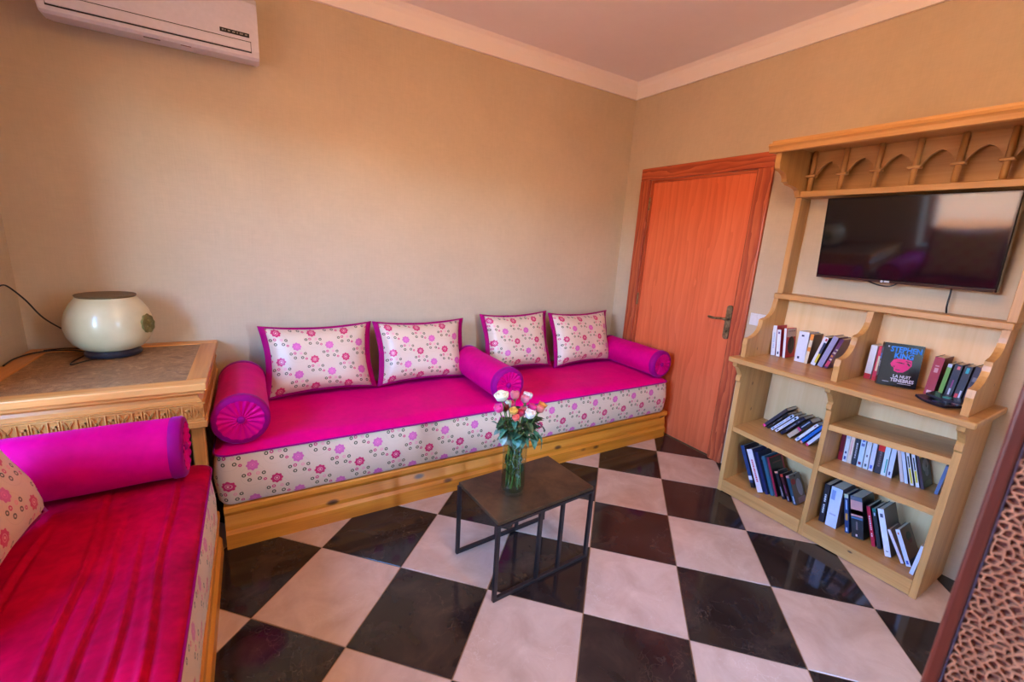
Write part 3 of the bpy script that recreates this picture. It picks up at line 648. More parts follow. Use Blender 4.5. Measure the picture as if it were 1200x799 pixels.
b = B(); box(b, -3.10, -3.06, -0.178, -0.172, 2.2945, 2.2972); obj('drain_slot', b, plain((140, 100, 90), 0.5), ac)
# ------------------------------------------------------------------ bookcase
bc = thing('bookcase', 'tall pale wood bookcase wall unit with arcade top and scalloped sides', 'bookcase', (-0.2, -2.0, 0))
CY0, CY1 = -2.505, -1.495      # outer faces of the side panels
SH = 0.905                     # top of the wide shelf
def bpart(name, bm, mat): return sub(obj(name, bm, mat, bc), bc)
low = [(0, 0), (-0.352, 0), (-0.356, 0.30), (-0.362, 0.74), (-0.374, 0.752), (-0.374, 0.778), (-0.366, 0.788), (-0.378, 0.806), (-0.402, 0.836), (-0.432, 0.852), (-0.434, SH - 0.031), (0, SH - 0.031)]
for y0, y1 in ((CY0, CY0 + 0.026), (CY1 - 0.026, CY1), (-2.013, -1.989)):
    b = B(); prism(b, [(p[0] + (0.008 if y0 == -2.013 and p[0] < 0 else 0), p[1]) for p in low], 'y', y0, y1); bpart('side_panel' if y0 != -2.013 else 'divider', b, BEECH['z'])
bpart('shelf', boxb(-0.452, -0.001, CY0 - 0.03, CY1 + 0.022, SH - 0.030, SH, bev=0.004), BEECH['y'])
def tilt_shelf(y0, y1, z0, z1, xf, th=0.030):
    b = B(); prism(b, [(y0, z0 - th), (y1, z1 - th), (y1, z1), (y0, z0)], 'x', xf, -0.013); return b
bpart('shelf', tilt_shelf(-1.9885, CY1 - 0.0265, 0.426, 0.452, -0.348), BEECH['y'])
bpart('shelf', tilt_shelf(CY0 + 0.0265, -2.0135, 0.700, 0.668, -0.345), BEECH['y'])
bpart('shelf', tilt_shelf(CY0 + 0.0265, -2.0135, 0.450, 0.430, -0.345), BEECH['y'])
bpart('shelf', boxb(-0.330, -0.013, -1.9885, CY1 - 0.0265, 0.055, 0.080), BEECH['y']); bpart('shelf', boxb(-0.330, -0.013, CY0 + 0.0265, -2.0135, 0.055, 0.080), BEECH['y'])
bpart('base_board', boxb(-0.353, -0.331, CY0 + 0.0265, -2.0135, 0.004, 0.083, bev=0.002), BEECH['y']); bpart('base_board', boxb(-0.353, -0.331, -1.9885, CY1 - 0.0265, 0.004, 0.083, bev=0.002), BEECH['y'])
bpart('back_panel', boxb(-0.012, -0.001, CY0 + 0.027, -2.0135, 0.01, SH - 0.031), PLY['z']); bpart('back_panel', boxb(-0.012, -0.001, -1.9885, CY1 - 0.027, 0.01, SH - 0.031), PLY['z'])
TS = 1.288
bpart('back_panel', boxb(-0.012, -0.001, CY0 + 0.027, CY1 - 0.027, SH + 0.001, TS - 0.032), PLY['z'])
def cove(p0, p1, n=6, bulge=0.35):
    (x0, z0), (x1, z1) = p0, p1; out = []
    for k in range(n + 1): a = math.pi / 2 * k / n; out.append((x0 + (x1 - x0) * math.sin(a) if bulge > 0 else x0 + (x1 - x0) * (1 - math.cos(a)), z0 + (z1 - z0) * (1 - math.cos(a)) if bulge > 0 else z0 + (z1 - z0) * math.sin(a)))
    return out
sc = [(-0.0125, SH + 0.0005), (-0.384, SH + 0.0005), (-0.386, 0.965), (-0.390, 0.985), (-0.385, 1.02)] + cove((-0.372, 1.022), (-0.262, 1.108), 6, 1)[0:] + [(-0.262, 1.128), (-0.240, 1.134)] + cove((-0.234, 1.136), (-0.148, 1.222), 6, 1) + [(-0.140, TS - 0.0315), (-0.0125, TS - 0.0315)]
for y0, y1 in ((CY0 + 0.012, CY0 + 0.038), (CY1 - 0.036, CY1 - 0.010), (-2.014, -1.988)):
    b = B(); prism(b, sc, 'y', y0, y1); bpart('scalloped_side' if y0 != -2.014 else 'scalloped_divider', b, BEECH['z'])
bpart('tv_shelf', boxb(-0.142, -0.001, CY0 + 0.008, CY1 - 0.006, TS - 0.031, TS, bev=0.003), BEECH['y'])
for y0, y1 in ((CY0 + 0.008, CY0 + 0.040), (CY1 - 0.038, CY1 - 0.006)):
    bpart('upright', boxb(-0.110, -0.001, y0, y1, TS + 0.0005, 1.8465, bev=0.002), BEECH['z'])
bpart('beam', boxb(-0.128, -0.001, CY0 + 0.006, CY1 - 0.004, 1.847, 1.879, bev=0.003), BEECH['y'])
bpart('arcade_back', boxb(-0.012, -0.001, CY0 + 0.04, CY1 - 0.038, 1.8795, 2.0945), BEECH['y'])
# arcade board with pointed arches
px = 0.1535; yst = -1.5535; zc, za, zt = 1.962, 2.034, 2.0945
pts = [(CY1 - 0.038, zt), (CY1 - 0.038, zc)]
for k in range(6):
    yl = yst - k * px - 0.012; yr = yst - (k + 1) * px + 0.012; ymid = (yl + yr) / 2
    n = 8
    for q in range(n + 1):
        f = q / n; pts.append((yl + (ymid - yl) * f, zc + 0.004 + (za - zc) * (1 - (1 - f) ** 2.2) * (0.93 + 0.07 * f ** 6)))
    for q in range(n - 1, -1, -1):
        f = q / n; pts.append((yr + (ymid - yr) * f, zc + 0.004 + (za - zc) * (1 - (1 - f) ** 2.2) * (0.93 + 0.07 * f ** 6)))
    pts += [(yr - 0.002, zc), (yr - 0.022, zc)]
pts = [p for p in pts if p[0] > CY0 + 0.040] + [(CY0 + 0.040, zc), (CY0 + 0.040, zt)]
b = B(); prism(b, pts, 'x', -0.075, -0.058); bpart('arcade_board', b, BEECH['y'])
for k in range(7):
    yc = yst - k * px
    if yc < CY0 + 0.05: yc = CY0 + 0.055
    b = B(); tube(b, [(-0.092, yc, 1.8795), (-0.092, yc, 2.0945)], 0.0125, 12); c = bpart('column', b, BEECH['z'])
    for f in c.data.polygons: f.use_smooth = len(f.vertices) == 4
    obj('capital', boxb(-0.114, -0.0755, yc - 0.026, yc + 0.026, 1.957, 1.970, bev=0.003), BEECH['y'], c)
# crown shelf: slab with a front fascia returned to the wall
bpart('crown_top', boxb(-0.415, -0.001, CY0 - 0.024, CY1 + 0.014, 2.095, 2.110), BEECH['y'])
b = B(); prism(b, [(-0.415, 2.0945), (-0.432, 2.0945), (-0.436, 2.082), (-0.428, 2.072), (-0.422, 2.052), (-0.410, 2.048), (-0.400, 2.052), (-0.400, 2.0945)], 'y', CY0 - 0.030, CY1 + 0.020); bpart('crown_fascia', b, BEECH['y'])
for y0, y1 in ((CY0 - 0.030, CY0 - 0.008), (CY1 - 0.002, CY1 + 0.020)):
    bpart('crown_return', boxb(-0.3995, -0.001, y0, y1, 2.052, 2.0945, bev=0.003), BEECH['x'])
brk = [(-0.001, 2.0945), (-0.396, 2.0945), (-0.396, 2.00), (-0.388, 1.972), (-0.372, 1.962)] + [(-0.372 + 0.072 * math.sin(a), 1.962 - 0.05 * (1 - math.cos(a))) for a in [math.pi / 2 * q / 5 for q in range(1, 6)]] + [(-0.288, 1.912), (-0.270, 1.905)] + [(-0.262 + 0.115 * math.sin(a), 1.900 - 0.030 * (1 - math.cos(a))) for a in [math.pi / 2 * q / 5 for q in range(0, 6)]] + [(-0.130, 1.8485), (-0.130, 1.8795), (-0.001, 1.8795)]
for y0, y1 in ((CY0 + 0.010, CY0 + 0.038), (CY1 - 0.036, CY1 - 0.008)):
    b = B(); prism(b, brk, 'y', y0, y1); bpart('crown_bracket', b, BEECH['z'])

# ------------------------------------------------------------------ television
tv = thing('television', 'black flat television on the wall inside the bookcase niche', 'television', (-0.10, -2.045, 1.62), local=True)
tv.rotation_euler = (0, math.radians(-7), 0)
tw, th = 0.722, 0.430
obj('housing', boxb(-0.012, 0.030, -tw / 2, tw / 2, -th / 2, th / 2, bev=0.004, seg=2), M_BLACKGLOSS, tv)
obj('screen', boxb(-0.0135, -0.0115, -tw / 2 + 0.010, tw / 2 - 0.010, -th / 2 + 0.020, th / 2 - 0.010), M_SCREEN, tv)
obj('lower_trim', boxb(-0.0165, -0.0115, -tw / 2 + 0.004, tw / 2 - 0.004, -th / 2 + 0.001, -th / 2 + 0.014, bev=0.001), plain((86, 66, 60), 0.2, 0.6), tv)
b = B(); tube(b, [(-0.0168, 0.050, -th / 2 + 0.0075), (-0.0176, 0.050, -th / 2 + 0.0075)], 0.006, 14); box(b, -0.0175, -0.0166, 0.018, 0.040, -th / 2 + 0.003, -th / 2 + 0.012); obj('maker_badge', b, plain((196, 200, 214), 0.3), tv)
obj('wall_mount', boxb(0.031, 0.070, -0.10, 0.10, -0.10, 0.10), M_BLACK, tv)
b = B(); tube(b, smooth_path([(0.03, -0.205, -0.19), (0.026, -0.207, -0.24), (0.012, -0.209, -0.30), (0.020, -0.211, -0.335)]), 0.004, 6); obj('power_cable', b, M_BLACK, tv, smooth=True)
b = B(); tube(b, smooth_path([(0.012, 0.14, -0.205), (0.004, 0.08, -0.228), (0.002, 0.02, -0.232), (0.012, -0.02, -0.205)]), 0.0035, 6); obj('hanging_cable', b, M_BLACK, tv, smooth=True)

# ------------------------------------------------------------------ books
_bm = {}
def C(rgb, rough=0.4): return plain(rgb, rough)
WH, NV, BK, RD, CR, TL, GY, LB, PK, YL, BR, OR = (232, 228, 236), (34, 44, 84), (26, 24, 30), (186, 24, 44), (226, 208, 178), (32, 112, 118), (128, 122, 130), (176, 192, 226), (226, 60, 130), (226, 206, 60), (122, 82, 60), (230, 140, 50)
def book(label, group, x, y, z, w, h, d, lean, spine, marks=(), cover=None, art=(), rotz=0.0, title=None, tilt=0.0, rnd=None):
    """x: front (spine) plane, y: middle of the spine foot, lean > 0 tips the head to the right (-y)"""
    R = random.Random(label)
    t = thing('book', label, 'book', (x, y, z + abs(w / 2 * math.sin(lean)) + 0.0005), group, local=True)
    t.rotation_euler = (lean, tilt, rotz)
    cover = cover or spine; mats = [C(spine), C(cover)]
    b = B(); e = 0.0016
    box(b, 0, e, -w / 2, w / 2, 0, h, mi=0); box(b, e, d, -w / 2, -w / 2 + e, 0, h, mi=1); box(b, e, d, w / 2 - e, w / 2, 0, h, mi=1)
    def mi_of(rgb):
        m = C(rgb)
        if m not in mats: mats.append(m)
        return mats.index(m)
    for m in marks:                      # printed bands on the spine: (z0, z1, colour[, y0, y1]) as fractions
        z0, z1, c = m[:3]; u0, u1 = (m[3], m[4]) if len(m) > 3 else (0.0, 1.0)
        box(b, -0.0003, 0.0002, w / 2 - u1 * w, w / 2 - u0 * w, z0 * h, z1 * h, mi=mi_of(c))
    if title:                            # tiny title print along the spine
        zz = 0.24 * h
        while zz < 0.74 * h:
            L = R.uniform(0.004, 0.012)
            if R.random() < 0.85: box(b, -0.0005, 0.0, -w * 0.16, w * 0.16, zz, zz + L, mi=mi_of(title))
            zz += L + 0.003
    for a in art:                        # printed shapes on the right-hand cover: ('r', x0,x1,z0,z1,rgb) or ('e', cx,cz,rx,rz,rgb)
        if a[0] == 'r': box(b, a[1] * d, a[2] * d, -w / 2 - 0.0004, -w / 2 + 0.0002, a[3] * h, a[4] * h, mi=mi_of(a[5]))
        else:
            n = 14; pts = [(a[1] * d + a[3] * d * math.cos(2 * math.pi * q / n), a[2] * h + a[4] * h * math.sin(2 * math.pi * q / n)) for q in range(n)]
            prism(b, pts, 'y', -w / 2 - 0.0006, -w / 2, mi=mi_of(a[5]))
    obj('cover', b, mats, t)
    obj('pages', boxb(e, d - 0.003, -w / 2 + e, w / 2 - e, 0.003, h - 0.003), M_PAPER, t)
    return t
# rows: (key, group, shelf z at given y, x of spines, depth, entries)
def row(group, zf, entries):
    prev = None
    for e in entries:
        lab, x, y, w, h, lean, kw = e; w *= 0.95; lean = math.radians(lean); d = kw.pop('d', min(0.135, max(0.105, h * 0.62)))
        if x + d > -0.016: d = -0.016 - x
        def rect(yy):
            z = abs(w / 2 * math.sin(lean)); c, s = math.cos(lean), math.sin(lean)
            return [(yy + a * c - q * s, z + a * s + q * c) for a, q in ((-w / 2, 0), (w / 2, 0), (w / 2, h), (-w / 2, h))]
        def apart(A, Bq):
            for P in (A, Bq):
                for k in range(4):
                    nx, ny = P[(k + 1) % 4][1] - P[k][1], P[k][0] - P[(k + 1) % 4][0]
                    a = [p[0] * nx + p[1] * ny for p in A]; q = [p[0] * nx + p[1] * ny for p in Bq]
                    if max(a) <= min(q) or max(q) <= min(a): return True
            return False
        if prev is not None:
            n = 0
            while not apart(prev, rect(y - 0.0006)) and n < 400: y -= 0.0005; n += 1
        prev = rect(y)
        book(lab, group, x, y, zf(y), w, h, d, lean, **kw)
GA, GB, GC, GD, GE, GF = 'books on the wide shelf, left half', 'books on the wide shelf, right half', 'books toppled on the middle left shelf', 'books on the bottom left shelf', 'books on the middle right shelf', 'books on the bottom right shelf'
row(GA, lambda y: SH, [
 ('white paperback with pale blue spine print, first on the wide shelf beside the door', -0.13, -1.558, 0.026, 0.185, -6, dict(spine=WH, cover=(190, 40, 60), title=LB)),
 ('white paperback with red covers, second from the door on the wide shelf', -0.13, -1.588, 0.023, 0.165, -7, dict(spine=WH, cover=(196, 34, 50), marks=[(0.84, 0.92, (90, 40, 120), .3, .7), (0.08, 0.18, NV, .3, .7)])),
 ('thin white paperback whose red cover shows a dark portrait', -0.13, -1.624, 0.014, 0.180, -7, dict(spine=WH, cover=(200, 36, 44), d=0.112, art=[('r', 0.1, 1, 0.70, 0.98, (206, 178, 176)), ('r', .22, .9, .88, .91, (90, 70, 70)), ('e', .55, .42, .34, .30, (50, 26, 26)), ('e', .52, .50, .2, .16, (124, 66, 58)), ('r', 0.1, .95, .03, .08, (220, 20, 30))])),
 ('broad white book spine in the middle of the left wide shelf', -0.13, -1.712, 0.058, 0.180, -1, dict(spine=(226, 226, 240), marks=[(0.84, 0.90, NV, .3, .55), (0.10, 0.18, NV, .25, .45)])),
 ('slim orange-and-white paperback with a brown cover on the wide shelf', -0.13, -1.745, 0.018, 0.175, 2, dict(spine=CR, cover=BR, marks=[(0.80, 1.0, OR), (0.42, 0.56, OR)])),
 ('leaning white paperback with black and yellow spine bands, wide shelf', -0.13, -1.786, 0.026, 0.175, 13, dict(spine=WH, cover=BK, marks=[(0.42, 0.82, NV, .5, 1.0), (0.10, 0.42, YL, .55, 1.0), (0.88, 0.96, RD, .5, .9)])),
 ('lilac-grey leaning book next to the middle scallop of the wide shelf', -0.13, -1.822, 0.028, 0.190, 15, dict(spine=(158, 152, 190), cover=(110, 60, 120))),
 ('purple patterned leaning book touching the middle scallop of the wide shelf', -0.13, -1.852, 0.018, 0.185, 16, dict(spine=(96, 36, 92), marks=[(0.5, 0.56, CR, .2, .9), (0.62, 0.66, CR, .4, 1), (0.38, 0.44, OR, .1, .7), (0.28, 0.33, CR, .3, .9), (0.06, 0.24, (206, 60, 100))])),
])
row(GB, lambda y: SH, [
 ('white paperback with a red foot, first right of the middle scallop', -0.13, -2.048, 0.030, 0.180, 0, dict(spine=WH, marks=[(0.0, 0.16, RD)])),
 ('red paperback with cream spine panel beside the large black book', -0.13, -2.078, 0.022, 0.182, 0, dict(spine=(206, 30, 70), marks=[(0.28, 0.72, CR, .3, .7), (0, .12, RD)])),
 ('thin teal-edged book squeezed behind the large black book', -0.13, -2.0975, 0.010, 0.195, 0, dict(spine=(26, 140, 124), cover=(26, 120, 110))),
])
# the large black novel, cover turned to the room
sk = thing('book', 'large black novel with blue author lettering and pink face, cover facing the room', 'book', (-0.190, -2.108, SH + 0.0035), GB, local=True)
sk.rotation_euler = (math.radians(-6), 0, math.radians(-60))
# local: cover in the x-z plane facing -y, spine at x=0
cwid, chei, cth = 0.152, 0.212, 0.030
b = B(); e = 0.002
box(b, 0, cwid, -cth / 2, -cth / 2 + e, 0, chei); box(b, 0, cwid, cth / 2 - e, cth / 2, 0, chei); box(b, -0.001, 0.001, -cth / 2, cth / 2, 0, chei)
cov = sub(obj('cover', b, C(BK, 0.25), sk), sk)
obj('pages', boxb(0.0012, cwid - 0.004, -cth / 2 + e, cth / 2 - e, 0.003, chei - 0.003), M_PAPER, sk)
def text_mesh(body, size, bold=0.0, spacing=1.0):
    cu = bpy.data.curves.new('text', 'FONT'); cu.body = body; cu.size = size; cu.align_x = 'CENTER'; cu.offset = bold; cu.extrude = 0.0; cu.space_character = spacing; cu.resolution_u = 2
    to = bpy.data.objects.new('text', cu); COL.objects.link(to)
    dg = bpy.context.evaluated_depsgraph_get(); me = bpy.data.meshes.new_from_object(to.evaluated_get(dg))
    bpy.data.objects.remove(to); return me
def put_text(name, body, parent, x, z, width, height, mat, y, bold=0.0):
    me = text_mesh(body, 1.0, bold); xs = [v.co.x for v in me.vertices]; ys = [v.co.y for v in me.vertices]
    sx, sz = width / (max(xs) - min(xs)), height / (max(ys) - min(ys)); mx, my = (max(xs) + min(xs)) / 2, min(ys)
    for v in me.vertices: v.co = Vector((x + (v.co.x - mx) * sx, y, z + (v.co.y - my) * sz))
    me.materials.clear(); me.materials.append(mat); me.name = name
    o = bpy.data.objects.new(name, me); COL.objects.link(o); o.parent = parent; return o
yf = -cth / 2 - 0.0004
BLUE, HOT, PALE = C((30, 130, 232), 0.4), C((226, 24, 120), 0.4), C((206, 196, 212), 0.4)
put_text('author_lettering', 'STEPHEN', cov, cwid * 0.56, chei * 0.800, cwid * 0.78, chei * 0.135, BLUE, yf, 0.035)
put_text('author_lettering', 'KING', cov, cwid * 0.54, chei * 0.655, cwid * 0.48, chei * 0.135, BLUE, yf, 0.035)
put_text('title_lettering', 'LA NUIT', cov, cwid * 0.60, chei * 0.205, cwid * 0.45, chei * 0.072, PALE, yf, 0.03)
put_text('title_lettering', 'TENEBRES', cov, cwid * 0.62, chei * 0.105, cwid * 0.60, chei * 0.085, PALE, yf, 0.03)
b = B(); fpts = [(0.24, 0.52), (0.30, 0.62), (0.40, 0.655), (0.60, 0.655), (0.76, 0.64), (0.78, 0.52), (0.70, 0.42), (0.60, 0.345), (0.46, 0.33), (0.36, 0.36), (0.34, 0.44), (0.28, 0.46)]
prism(b, [(p[0] * cwid, p[1] * chei) for p in fpts], 'y', yf, yf + 0.0003); 
obj('pink_face', b, HOT, cov)
b = B()
for q in ([(0.36, 0.555), (0.46, 0.575), (0.60, 0.56), (0.58, 0.545), (0.44, 0.55)], [(0.62, 0.62), (0.74, 0.60), (0.75, 0.585), (0.60, 0.60)], [(0.31, 0.47), (0.37, 0.475), (0.36, 0.445)], [(0.40, 0.405), (0.52, 0.395), (0.50, 0.38), (0.40, 0.385)], [(0.64, 0.56), (0.72, 0.50), (0.74, 0.53), (0.68, 0.575)]):
    prism(b, [(p[0] * cwid, p[1] * chei) for p in q], 'y', yf - 0.0004, yf - 0.0001)
obj('face_shadow', b, C(BK, 0.25), cov)
b = B(); box(b, 0.02, 0.045, yf - 0.0002, yf + 0.0002, chei * 0.085, chei * 0.095); box(b, cwid * 0.52, cwid * 0.86, yf - 0.0002, yf + 0.0002, chei * 0.072, chei * 0.082); box(b, 0.014, 0.020, yf - 0.0002, yf + 0.0002, chei * 0.90, chei * 0.93)
obj('small_print', b, PALE, cov)
b = B()
for z0, z1 in ((0.60, 0.66), (0.67, 0.73)): box(b, -0.0015, -0.0008, -0.009, 0.009, z0 * chei, z1 * chei)
obj('spine_print', b, BLUE, cov)
b = B()
for z0, z1 in ((0.42, 0.46), (0.47, 0.50), (0.51, 0.55)): box(b, -0.0015, -0.0008, -0.008, 0.008, z0 * chei, z1 * chei)
obj('spine_print', b, PALE, cov)
row(GB, lambda y: SH, [
 ('thick crimson hardback with pale spine ornament on the right of the wide shelf', -0.150, -2.300, 0.036, 0.185, 2, dict(spine=(158, 20, 52), cover=(120, 14, 40), d=0.125, marks=[(0.60, 0.72, (206, 150, 160), .3, .7), (0.76, 0.79, (206, 150, 160), .3, .7), (0.04, 0.12, (214, 180, 190), .25, .75)])),
 ('slim green-spined book with a red foot beside the thick crimson hardback', -0.150, -2.338, 0.016, 0.165, 3, dict(spine=(96, 150, 60), cover=BK, marks=[(0.9, 1, LB), (0.02, 0.16, RD, 0, .5)])),
 ('black paperback with pink and white print right of the green-spined book', -0.152, -2.366, 0.027, 0.170, 3, dict(spine=(32, 34, 56), marks=[(0.86, 0.95, (226, 110, 120), .4, .8), (0.34, 0.56, (150, 40, 120), .4, .6), (0.14, 0.32, (190, 196, 220), .35, .6)])),
 ('black paperback with turquoise print and a red dot, wide shelf right end', -0.152, -2.396, 0.026, 0.170, 4, dict(spine=(34, 34, 54), marks=[(0.80, 0.95, (40, 170, 190), .3, .7), (0.10, 0.22, (220, 40, 60), .1, .5), (0.12, 0.32, (196, 200, 226), .6, .85)])),
 ('black book with grey print closest to the right scalloped side', -0.152, -2.428, 0.026, 0.175, 4, dict(spine=(40, 28, 54), cover=BK, marks=[(0.60, 0.72, (120, 112, 126), .2, .8), (0.36, 0.46, (130, 84, 150), .2, .7)])),
])
def flat_book(label, x, y, z, L, w, th, rz, curl, rgb, mark):
    t = thing('book', label, 'book', (x, y, z), GB, local=True); t.rotation_euler = (0, 0, rz)
    b = B()
    def P(s, q, k): u = (s - 0.5) * L; return (u, (q - 0.5) * w, k + curl * (2 * s - 1) ** 2 * (1 if s > 0.5 else 0.3))
    va = grid(b, 8, 3, lambda s, q: P(s, q, th)); vb = grid(b, 8, 3, lambda s, q: P(s, q, 0.0))
    for i in range(8):
        for j in (0, 3): b.faces.new((va[i][j], va[i + 1][j], vb[i + 1][j], vb[i][j]))
    for j in range(3):
        for i in (0, 8): b.faces.new((va[i][j], va[i][j + 1], vb[i][j + 1], vb[i][j]))
    obj('cover', b, C(rgb, 0.25), t, smooth=True, auto=30)
    b = B(); box(b, -L * 0.1, L * 0.1, -w * 0.2, w * 0.2, th - 0.002, th + 0.0022); obj('cover_print', b, C(mark), t)
flat_book('thin black booklet with curled end lying in front on the wide shelf', -0.285, -2.372, SH + 0.001, 0.125, 0.095, 0.010, math.radians(66), 0.012, (28, 24, 38), (70, 62, 96))
flat_book('thin black booklet with green print lying across the first booklet on the wide shelf', -0.262, -2.392, SH + 0.024, 0.120, 0.085, 0.009, math.radians(84), 0.008, (30, 26, 42), (60, 160, 150))

zC = lambda y: 0.452 + (-1.52 - y) / 0.4685 * (0.426 - 0.452)
row(GC, zC, [
 ('dark grey paperback at the outer end of the toppled row', -0.150, -1.600, 0.019, 0.190, 37, dict(spine=(58, 52, 66), marks=[(0, .08, PK), (0.75, 1, (80, 60, 60))])),
 ('thin black paperback with grey lettering in the toppled row', -0.150, -1.624, 0.013, 0.165, 37.5, dict(spine=BK, cover=BR, title=(130, 126, 136))),
 ('white paperback with one dark emblem, left of the pair in the toppled row', -0.150, -1.650, 0.016, 0.172, 38, dict(spine=(214, 216, 238), cover=BR, marks=[(0.86, 0.94, BK, .2, .8), (0.06, 0.14, NV, .3, .7)], title=(150, 160, 196))),
 ('white paperback with one dark emblem, right of the pair in the toppled row', -0.150, -1.676, 0.016, 0.172, 38, dict(spine=(222, 222, 240), cover=BR, marks=[(0.84, 0.92, BK, .2, .8), (0.06, 0.14, NV, .3, .7)], title=(170, 176, 206))),
 ('navy blue paperback with grey title lettering in the toppled row', -0.150, -1.708, 0.018, 0.180, 37, dict(spine=(26, 26, 52), cover=BR, title=(150, 150, 166))),
 ('paperback with beige foot, pink band and black head in the toppled row', -0.150, -1.752, 0.026, 0.172, 36, dict(spine=(28, 30, 48), cover=BR, marks=[(0.0, 0.46, (206, 184, 160)), (0.44, 0.53, PK), (0.6, 0.95, LB, .35, .55)])),
 ('white paperback resting on the bright blue one in the toppled row', -0.150, -1.796, 0.016, 0.168, 34, dict(spine=(226, 226, 240), marks=[(0.06, 0.16, (120, 140, 200), .2, .8), (0.85, 0.93, RD, .3, .6)])),
 ('bright blue paperback in the toppled row', -0.150, -1.824, 0.016, 0.165, 33, dict(spine=(20, 104, 196), marks=[(0, .07, (230, 150, 140))])),
 ('white paperback with a pink foot against the divider of the toppled row', -0.150, -1.856, 0.018, 0.140, 32, dict(spine=(212, 216, 240), marks=[(0, .08, PK)])),
])
zD = lambda y: 0.080
row(GD, zD, [
 ('tall navy blue book at the outer end of the bottom left shelf', -0.270, -1.672, 0.024, 0.262, -26, dict(spine=(40, 66, 116), cover=(60, 44, 52), d=0.16, marks=[(0.18, 0.28, WH), (0.0, 0.12, BK)])),
 ('tall white book with red title, second from outside on the bottom left shelf', -0.285, -1.726, 0.035, 0.262, -26, dict(spine=(226, 218, 232), cover=NV, d=0.16, title=(206, 60, 80))),
 ('dark blue book with pale title on its cover, bottom left shelf', -0.262, -1.752, 0.016, 0.255, -25.5, dict(spine=(34, 40, 92), cover=(32, 38, 64), d=0.15, art=[('r', .15, .9, .80, .86, (150, 150, 160)), ('r', .2, .4, .56, .64, (150, 120, 110)), ('e', .5, .18, .3, .14, (120, 96, 104))])),
 ('teal blue book in the middle of the bottom left shelf', -0.245, -1.778, 0.020, 0.238, -24.5, dict(spine=(48, 98, 124), d=0.15)),
 ('black book with red page edge lines on the bottom left shelf', -0.230, -1.796, 0.013, 0.236, -24, dict(spine=(150, 24, 60), cover=(32, 26, 28), d=0.15, art=[('r', .9, 1, 0, 1, (190, 30, 50)), ('r', 0, 1, .97, 1, (190, 30, 50)), ('r', .2, .8, .82, .85, (110, 70, 60))])),
 ('small black paperback with white spine line on the bottom left shelf', -0.218, -1.832, 0.019, 0.165, -27, dict(spine=(28, 26, 40), d=0.11, marks=[(0.93, 1, (220, 150, 130)), (0.1, 0.45, LB, .4, .6)])),
 ('small dark red and black paperback on the bottom left shelf', -0.218, -1.862, 0.017, 0.162, -27, dict(spine=(60, 24, 34), d=0.11, marks=[(0.9, 1, (210, 60, 50)), (0.05, 0.2, LB, .4, .6), (0.3, 0.6, (130, 50, 110), .3, .6)])),
 ('small teal paperback whose grey cover carries a red dot', -0.218, -1.896, 0.019, 0.168, -26, dict(spine=(28, 70, 92), cover=(136, 120, 112), d=0.118, marks=[(0.92, 1, (226, 150, 150)), (0.04, 0.3, LB, .4, .7)], art=[('e', .25, .76, .2, .1, (196, 50, 60)), ('e', .68, .52, .24, .3, (190, 180, 196)), ('r', .3, 1, .0, .2, (170, 140, 150)), ('e', .5, .93, .08, .03, BK)])),
])
zE = lambda y: 0.430 + (-2.0135 - y) / 0.465 * 0.020
E_ = []
for lab, y, w, kw in (
 ('dark red paperback against the divider on the middle right shelf', -2.031, .020, dict(spine=(120, 20, 50), marks=[(0.0, .3, (176, 30, 50))])),
 ('white paperback with blue marks beside the dark red one, middle right shelf', -2.053, .020, dict(spine=WH, marks=[(0.08, 0.2, (60, 80, 160), .25, .7), (0.3, 0.38, (70, 70, 120), .25, .7), (0.85, 0.93, LB, .2, .8)])),
 ('cream and pink paperback on the middle right shelf', -2.074, .020, dict(spine=(232, 206, 190), marks=[(0.3, 0.85, (236, 170, 170), .3, .6)])),
 ('charcoal paperback with white lettering, left part of the middle right shelf', -2.096, .019, dict(spine=(50, 52, 66), title=(190, 186, 196))),
 ('pale blue-white paperback with a dark red square at its foot', -2.121, .024, dict(spine=(204, 218, 236), marks=[(0.08, 0.18, (120, 10, 60), .2, .75), (0.74, 0.84, (110, 120, 180), .2, .8), (0.9, 0.97, (80, 100, 200), .3, .7)])),
 ('ivory paperback with dark emblem right of the red-squared one', -2.147, .022, dict(spine=(224, 222, 226), marks=[(0.08, 0.18, (70, 80, 100), .3, .7), (0.42, 0.50, (90, 70, 110), .3, .6)])),
 ('white-lilac paperback with blue foot mark, left neighbour of the red-headed book', -2.171, .020, dict(spine=(214, 212, 234), marks=[(0.08, 0.2, (70, 90, 200), .25, .75)])),
 ('black paperback with bright red head on the middle right shelf', -2.200, .028, dict(spine=(42, 34, 48), marks=[(0.78, 1.0, (214, 34, 36))], title=(120, 104, 110))),
 ('white paperback with a turquoise stripe, right neighbour of the red-headed book', -2.225, .022, dict(spine=(210, 222, 236), marks=[(0.1, 0.58, (40, 160, 150), .55, .8)])),
 ('white paperback with dark grey cover at the right end of the upright run', -2.249, .021, dict(spine=(214, 218, 236), cover=(72, 70, 84), marks=[(0.08, 0.2, (40, 50, 120), .3, .65)]))):
    E_.append((lab, -0.158, y, w, 0.157, -2.5, kw))
